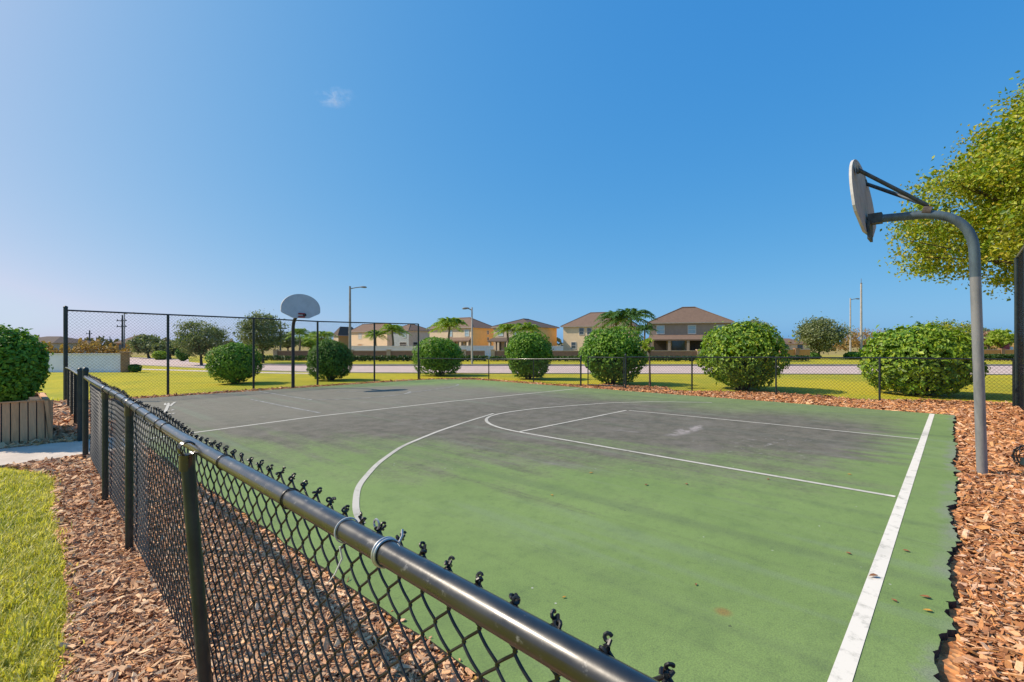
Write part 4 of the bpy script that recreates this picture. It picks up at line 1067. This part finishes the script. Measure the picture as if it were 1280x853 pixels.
# ------------------------------------------------------------------ houses
def house(label, xl, xc, xr, dc, th, eave, peak, mf, ms, mr, wins=(), ridge=None, oh=.45, porch=None, swins=()):
    th = math.radians(th); rl, rr = (xl - 640) / F, (xr - 640) / F; Xc = X(xc, dc)
    L = (Xc - rl * dc) / (math.cos(th) + rl * math.sin(th)); Ms = (rr * dc - Xc) / (math.sin(th) - rr * math.cos(th)) if xr != xc else 10.
    Ms = max(5., min(Ms, 16.))
    ef = np.array([-math.cos(th), math.sin(th), 0]); es = np.array([math.sin(th), math.cos(th), 0]); C = np.array([Xc, dc, GZ])
    t = thing('house', label, 'house', C, 'two-storey houses across the road')
    q = lambda u, v, z: C + ef * u + es * v + Zv * (z - GZ)
    b = MB()
    cs = [(0, 0), (L, 0), (L, Ms), (0, Ms)]
    lo = [q(u, v, GZ) for u, v in cs]; hi = [q(u, v, eave) for u, v in cs]
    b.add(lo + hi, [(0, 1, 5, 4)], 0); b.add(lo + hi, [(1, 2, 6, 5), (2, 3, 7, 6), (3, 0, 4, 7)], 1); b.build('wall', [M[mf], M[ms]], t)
    # hip roof
    rd = ridge if ridge is not None else max(.3, abs(L - Ms))
    e = [q(-oh, -oh, eave), q(L + oh, -oh, eave), q(L + oh, Ms + oh, eave), q(-oh, Ms + oh, eave)]; e2 = [p - Zv * .18 for p in e]
    if L >= Ms: r0, r1 = q(L / 2 - rd / 2, Ms / 2, peak), q(L / 2 + rd / 2, Ms / 2, peak); fs = [(0, 1, 5, 4), (1, 2, 5), (2, 3, 4, 5), (3, 0, 4)]
    else: r0, r1 = q(L / 2, Ms / 2 - rd / 2, peak), q(L / 2, Ms / 2 + rd / 2, peak); fs = [(0, 1, 4), (1, 2, 5, 4), (2, 3, 5), (3, 0, 4, 5)]
    b = MB(); b.add(e + [r0, r1], fs); rf = b.build('roof', M[mr], t)
    b = MB(); b.add(e + e2, [(0, 4, 5, 1), (1, 5, 6, 2), (2, 6, 7, 3), (3, 7, 4, 0), (7, 6, 5, 4)]); b.build('fascia', M['fascia'], rf)
    b = MB(); b.tube([r0 + Zv * .03, r1 + Zv * .03], .12, 6)
    for a_, r_ in ((e[0], r0), (e[1], r1 if L >= Ms else r0), (e[2], r1), (e[3], r0 if L >= Ms else r1)): b.tube([a_, r_ + Zv * .02], .09, 5)
    b.build('ridge_cap', M[mr], rf)
    def win(face, u, z0, z1, wdt, gl):
        if face == 'f': P0 = lambda a, o: q(u + a, -o, 0) ; ax = ef
        else: P0 = lambda a, o: q(-o, u + a, 0); ax = es
        c = P0(0, .03); zc = (z0 + z1) / 2; b = MB(); fw = .1
        for a in (-1, 1): p = P0(a * (wdt / 2 + fw / 2), .03); b.box((p[0], p[1], zc), (fw, .10, z1 - z0 + 2 * fw), ax[:2])
        for z in (z0 - fw / 2, z1 + fw / 2, zc): b.box((c[0], c[1], z), (wdt, .08 if z == zc else .10, fw if z != zc else .06), ax[:2])
        fr = b.build('window', M['trim'], t); b = MB(); c = P0(0, .012); b.box((c[0], c[1], zc), (wdt, .03, z1 - z0), ax[:2]); b.build('pane', M[gl], fr)
    for (fu, z0, z1, wdt, gl) in wins: win('f', fu * L, z0, z1, wdt, gl)
    for (fu, z0, z1, wdt, gl) in swins: win('s', fu * Ms, z0, z1, wdt, gl)
    if porch:
        u0, u1, zt, zr, dp = porch        # along the facade (fractions), top of opening, roof joint height, depth
        u0 *= L; u1 *= L
        b = MB(); top0, top1 = q(u0 - .3, 0, zr), q(u1 + .3, 0, zr); bo0, bo1 = q(u0 - .5, -dp - .3, zt), q(u1 + .5, -dp - .3, zt)
        dn = Zv * -.22
        b.add([top0, top1, bo1, bo0, top0 + dn, top1 + dn, bo1 + dn, bo0 + dn], [(0, 1, 2, 3), (7, 6, 5, 4), (3, 2, 6, 7), (1, 0, 4, 5), (0, 3, 7, 4), (2, 1, 5, 6)]); b.build('porch_roof', M[mr], t)
        for k in range(4):
            u = u0 + (u1 - u0) * k / 3; b = MB(); c = q(u, -dp, 0); b.box((c[0], c[1], (zt - .2 + GZ) / 2), (.42, .42, zt - .2 - GZ), ef[:2]); b.build('porch_column', M[mf], t)
        for k in range(3):
            u = u0 + (u1 - u0) * (k + .5) / 3; b = MB(); c = q(u, -.03, 0); b.box((c[0], c[1], 1.35), ((u1 - u0) / 3 - .9, .07, 2.3), ef[:2]); b.build('patio_door', M['glass'] if k == 1 else M['dark_room'], t)
    return t


house('grey-brown house with brown hip roof and covered rear porch', 812, 914, 940, 82, 17, 5.55, 8.35, 'st_brown', 'st_brown', 'roof',
      [(.13, 3.6, 4.95, 1.2, 'blind'), (.47, 3.6, 4.95, 1.2, 'blind'), (.86, 3.6, 4.95, 1.2, 'blind')], ridge=2.2, porch=(.3, .98, 2.55, 3.35, 2.6))
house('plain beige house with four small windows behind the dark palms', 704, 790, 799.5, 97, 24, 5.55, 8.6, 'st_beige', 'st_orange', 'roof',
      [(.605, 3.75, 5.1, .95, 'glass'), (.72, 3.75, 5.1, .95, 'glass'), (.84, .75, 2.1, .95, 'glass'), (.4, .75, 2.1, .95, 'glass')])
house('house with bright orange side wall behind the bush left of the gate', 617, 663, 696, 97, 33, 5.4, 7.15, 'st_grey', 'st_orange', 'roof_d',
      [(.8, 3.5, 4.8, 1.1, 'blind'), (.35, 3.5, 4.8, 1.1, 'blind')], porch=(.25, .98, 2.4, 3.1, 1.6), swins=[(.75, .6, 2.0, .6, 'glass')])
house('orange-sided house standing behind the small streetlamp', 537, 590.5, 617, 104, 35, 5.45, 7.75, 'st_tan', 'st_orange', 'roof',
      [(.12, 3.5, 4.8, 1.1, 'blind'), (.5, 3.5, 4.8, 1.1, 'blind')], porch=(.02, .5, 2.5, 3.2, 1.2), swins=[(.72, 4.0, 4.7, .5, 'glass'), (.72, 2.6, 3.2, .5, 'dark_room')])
house('grey-blue house with pale side wall beside the tall palm', 491, 511, 537, 124, 38, 5.4, 7.15, 'st_teal', 'st_sand', 'roof',
      [(.25, 3.4, 4.9, 1.1, 'blind'), (.35, .9, 2.2, 2.6, 'dark_room')], swins=[(.3, .9, 2.2, 1.4, 'dark_room')])
house('pale peach house partly hidden behind two palms', 438, 484, 494, 132, 38, 5.4, 7.6, 'st_peach', 'st_sand', 'roof',
      [(.72, 3.3, 4.8, 1.4, 'trim'), (.72, .8, 1.7, 2.0, 'st_rust')])
house('farthest orange house with dark hip roof behind the tall streetlamp', 417, 423, 448, 172, 40, 4.9, 8.0, 'st_tan', 'st_rust', 'roof_d')
# low roofs far left and right
def low_house(label, px0, px1, d, eave, peak, mw, mr):
    x0, x1 = X(px0, d), X(px1, d); t = thing('bungalow', label, 'house', ((x0 + x1) / 2, d, GZ)); w_ = x1 - x0
    b = MB(); b.box(((x0 + x1) / 2, d + 4, (eave + GZ) / 2), (w_, 8, eave - GZ)); b.build('wall', M[mw], t)
    b = MB(); o = .5; e = [(x0 - o, d - o, eave), (x1 + o, d - o, eave), (x1 + o, d + 8 + o, eave), (x0 - o, d + 8 + o, eave)]; rdx = min(3.5, w_ * .35)
    b.add(e + [(x0 + rdx, d + 4, peak), (x1 - rdx, d + 4, peak)], [(0, 1, 5, 4), (1, 2, 5), (2, 3, 4, 5), (3, 0, 4), (3, 2, 1, 0)]); b.build('roof', M[mr], t)
    for k in (.25, .7):
        b = MB(); b.box((x0 + w_ * k, d - .02, eave * .55), (1.3, .08, 1.2)); b.build('window', M['glass'], t)
low_house('low grey-roofed house showing between planter bush and tall corner post', 5, 66, 72, 1.9, 2.95, 'st_sand', 'roof_d')
low_house('low brown-roofed house beyond the stone pillar', 146, 172, 105, 1.9, 3.9, 'st_rust', 'roof')
low_house('low tan-roofed house left of the round-crowned oak', 972, 1012, 120, 1.8, 3.2, 'st_peach', 'roof')


# ------------------------------------------------------------------ lamps and poles
def lamp(label, px, d, topy, armpx, m, r_, base=GZ, arm_up=1.5, head=True):
    p = np.array([X(px, d), d, base]); zt = Z(topy, d); t = thing('street_lamp', label, 'street lamp', p, 'street lamps by the road')
    b = MB(); b.tube([p - Zv * .2, (p[0], p[1], zt)], [r_ * 1.25, r_ * .8], 12); b.build('pole', M[m], t, smooth='auto')
    ax = armpx * d / F; z0 = zt - .25; b = MB()
    b.tube([(p[0], p[1], z0), (p[0] + ax * .4, p[1], z0 + .12), (p[0] + ax * .8, p[1], z0 + .18)], .045, 8); b.build('arm', M['lamp_head'], t, smooth='auto')
    hs_ = .62; c = np.array([p[0] + ax * .9, p[1], z0 + .17]); s = np.sign(ax); b = MB()
    b.tube([c - (s * .34, 0, 0), c - (s * .2, 0, -.01), c, c + (s * .2, 0, -.02), c + (s * .3, 0, -.03)], [.045, .075, .10, .085, .03], 12); b.build('lamp_head', M['lamp_head'], t, smooth='auto')
lamp('tall grey streetlamp with arm to the right, rising behind the tall fence', 437.5, 46, 358, 19, 'lamp', .115)
lamp('smaller pale streetlamp with arm to the left, before the orange-sided house', 590, 42.5, 384.5, -9, 'lamp_pale', .075)
lamp('left of two pale poles, streetlamp with short arm to the right', 1063, 70, 373, 10, 'lamp_pale', .10)
lamp('thin streetlamp with arm to the right at the far left, behind tall fence mesh', 155.5, 66, 390.5, 12, 'lamp', .07)
def pole(label, px, d, topy, r_, m, arms=0):
    p = np.array([X(px, d), d, GZ]); t = thing('utility_pole', label, 'utility pole', p, 'utility poles'); zt = Z(topy, d)
    b = MB(); b.tube([p - Zv * .2, (p[0], p[1], zt)], [r_ * 1.2, r_ * .75], 10); b.build('pole', M[m], t, smooth='auto')
    b = MB()
    for k in range(arms):
        z = zt - .9 - k * .9; b.box((p[0], p[1] - .15, z), (1.5, .12, .12))
        for s in (-1, 0, 1): b.lathe((p[0] + s * .65, p[1] - .15, z + .06), [(.04, 0), (.07, .05), (.05, .12), (.03, .18)], 8)
    if arms: b.build('cross_arm', M['util'], t)
    else: b.lathe((p[0], p[1], zt), [(r_ * .8, 0), (r_ * .8, .08), (.03, .14), (.02, .6)], 10); b.build('pole_cap', M['lamp_head'], t)
pole('right of two pale poles, tall bare concrete pole without an arm', 1076.5, 55, 355, .125, 'lamp_pale')
pole('dark utility pole with cross arms at the far left, behind tall fence mesh', 153, 74, 394, .14, 'util', 2)
pole('short distant utility pole above the dry woods, right of the corner post', 112, 120, 413, .18, 'util', 1)
pole('tiny distant utility pole left of the stone pillar', 137.5, 160, 421, .16, 'util', 1)
pole('dark slim utility pole behind the taller oak', 350.5, 60, 402, .10, 'util', 1)
# red board at far right
sp = G(1257, 447); st = thing('roadside_sign', 'small red and white sign across the road at the far right', 'sign', sp)
d = sp[1]; b = MB(); b.box((sp[0], d, Z(434.5, d)), (1.0, .08, .95)); b.build('sign_panel', M['gloss_red'], st)
b = MB(); b.box((sp[0] + .75, d - .02, Z(438, d)), (.4, .1, .9)); b.build('side_panel', M['white'], st)
for s in (-.4, .4):
    b = MB(); b.tube([(sp[0] + s, d, GZ - .1), (sp[0] + s, d, Z(440, d))], .04, 8); b.build('leg', M['util'], st)


# ------------------------------------------------------------------ small things
# black wire basket at the right edge
bp = G(1292, 589); bk = thing('wire_basket', 'black wire basket lying on the wood chips at the right edge', 'basket', bp)
b = MB(); bcx = bp + Zv * .16
for k in range(9):
    u = -1 + 2 * k / 8; rr_ = .26 * math.sqrt(max(.08, 1 - (u * .9) ** 2)); t_ = np.linspace(0, 2 * PI, 20)
    b.tube([bcx + (u * .10 + .0 * c_, rr_ * math.cos(c_), rr_ * .75 * math.sin(c_)) for c_ in t_], .006, 5)
for k in range(12):
    a = k * PI / 6; b.tube([bcx + (u * .13, .26 * math.sqrt(max(.08, 1 - (u * .9) ** 2)) * math.cos(a), .195 * math.sqrt(max(.08, 1 - (u * .9) ** 2)) * math.sin(a)) for u in np.linspace(-1, 1, 9)], .006, 5)
b.build('wire_frame', M['wire'], bk)
b = MB(); b.lathe(bp + Zv * .02, [(.10, 0), (.14, .06), (.12, .14), (.03, .17)], 12); b.build('liner', M['post'], bk, smooth='auto')


def leaf(px, py, size, label, m, seed, z=.006, group='dry leaves fallen on the court'):
    r = np.random.default_rng(seed); p = G(px, py, 0) + Zv * z; ang = r.uniform(0, 6.28); c, s = math.cos(ang), math.sin(ang)
    o = [(-.5, 0), (-.2, .24), (.15, .2), (.5, 0), (.15, -.2), (-.2, -.24)]
    top = [p + np.array([(x * c - y * s) * size, (x * s + y * c) * size, size * (.05 + .55 * abs(y) + .18 * x * x)]) for x, y in o]; bot = [q - Zv * .0025 for q in top]
    mid = [(top[0] * .35 + top[3] * .65) - Zv * .002 + Zv * .0]
    b = MB(); n = 6; b.add(top + bot, [(0, 3, 2, 1), (0, 5, 4, 3), (n + 1, n + 2, n + 3, n), (n + 3, n + 4, n + 5, n)] + [(i, (i + 1) % n, n + (i + 1) % n, n + i) for i in range(n)])
    o_ = b.build('dry_leaf', M[m], None, loc=p); return tag(o_, label, 'leaf', group)
leaf(1092, 722.5, .07, 'curled brown leaf lying across the white baseline', 'dead_leaf', 1, .012)
leaf(594, 850, .035, 'small yellow leaf lying on the court close below the near top rail', 'dead_leaf_y', 2)
common = 'tiny dry leaf lying on the green and grey court surface'
for i, (x, y, s) in enumerate([(739, 592, .05), (808, 607, .06), (858, 606, .055), (1062, 594, .05), (1061, 693, .045), (870, 732, .03), (705, 748, .03), (1133, 690, .05), (1157, 748, .06), (1160, 765, .05), (1118, 752, .04), (960, 600, .05), (690, 620, .04)]):
    leaf(x, y, s, common, 'dead_leaf' if i % 3 else 'dead_leaf_y', 10 + i)
# faint white scribble painted on the far left of the court
sb = MB()
def scr(pts, w_=.05):
    Q = [G(x, y, 0) for x, y in pts]; P = np.array([q[:2] for q in Q])
    strip(sb, smooth(P, 30), w_, .009)
scr([(207, 507), (206, 504.5), (209, 503), (211, 505), (209, 510), (206, 516)], .07); scr([(213, 508), (216, 505), (219, 503)], .06); scr([(210, 513.5), (214, 513.7), (217, 512.5)], .06); scr([(210, 517.5), (215, 518), (218, 516.8)], .06)
o = sb.build('court_scribble', M['line']); struct(o)

# a wisp of cloud, far beyond everything
t = NT('cloud_vapour'); c = t.coord()
pv = t.n('ShaderNodeVolumePrincipled'); pv.inputs['Color'].default_value = (1, 1, 1, 1); pv.inputs['Anisotropy'].default_value = .2
Lc = t.n('ShaderNodeVectorMath', operation='LENGTH'); t.l(t.mapping(c, (1 / 46, 1 / 16, 1 / 24)), Lc.inputs[0])
fall = t.rng(Lc.outputs['Value'], .1, 1.0, 1, 0)
nz = t.noise(t.mapping(c, (.8, 1, 1.5), (0, .5, 0)), .05, 6, .7)
t.l(t.math('MULTIPLY', fall, t.rng(nz, .47, .75, 0, .085)), pv.inputs['Density']); t.l(pv.outputs[0], t.out.inputs['Volume'])
M['cloud'] = t.mat
def ell(b, c, rad, n=12):
    prof = []; vs_ = []; fs = []
    for i in range(n + 1):
        th = PI * i / n
        for k in range(2 * n): ph = PI * k / n; vs_.append((c[0] + rad[0] * math.sin(th) * math.cos(ph), c[1] + rad[1] * math.sin(th) * math.sin(ph), c[2] + rad[2] * math.cos(th)))
    for i in range(n):
        for k in range(2 * n): fs.append((i * 2 * n + k, i * 2 * n + (k + 1) % (2 * n), (i + 1) * 2 * n + (k + 1) % (2 * n), (i + 1) * 2 * n + k)[::-1])
    b.add(vs_, fs)
D = 900.; b = MB()
ell(b, (X(418, D), D, Z(122, D)), (46, 16, 24))
cl_ = b.build('cloud', M['cloud'], None, loc=(X(418, D), D, Z(122, D))); tag(cl_, 'small thin white wisp of cloud high in the blue sky', 'cloud', kind='structure')
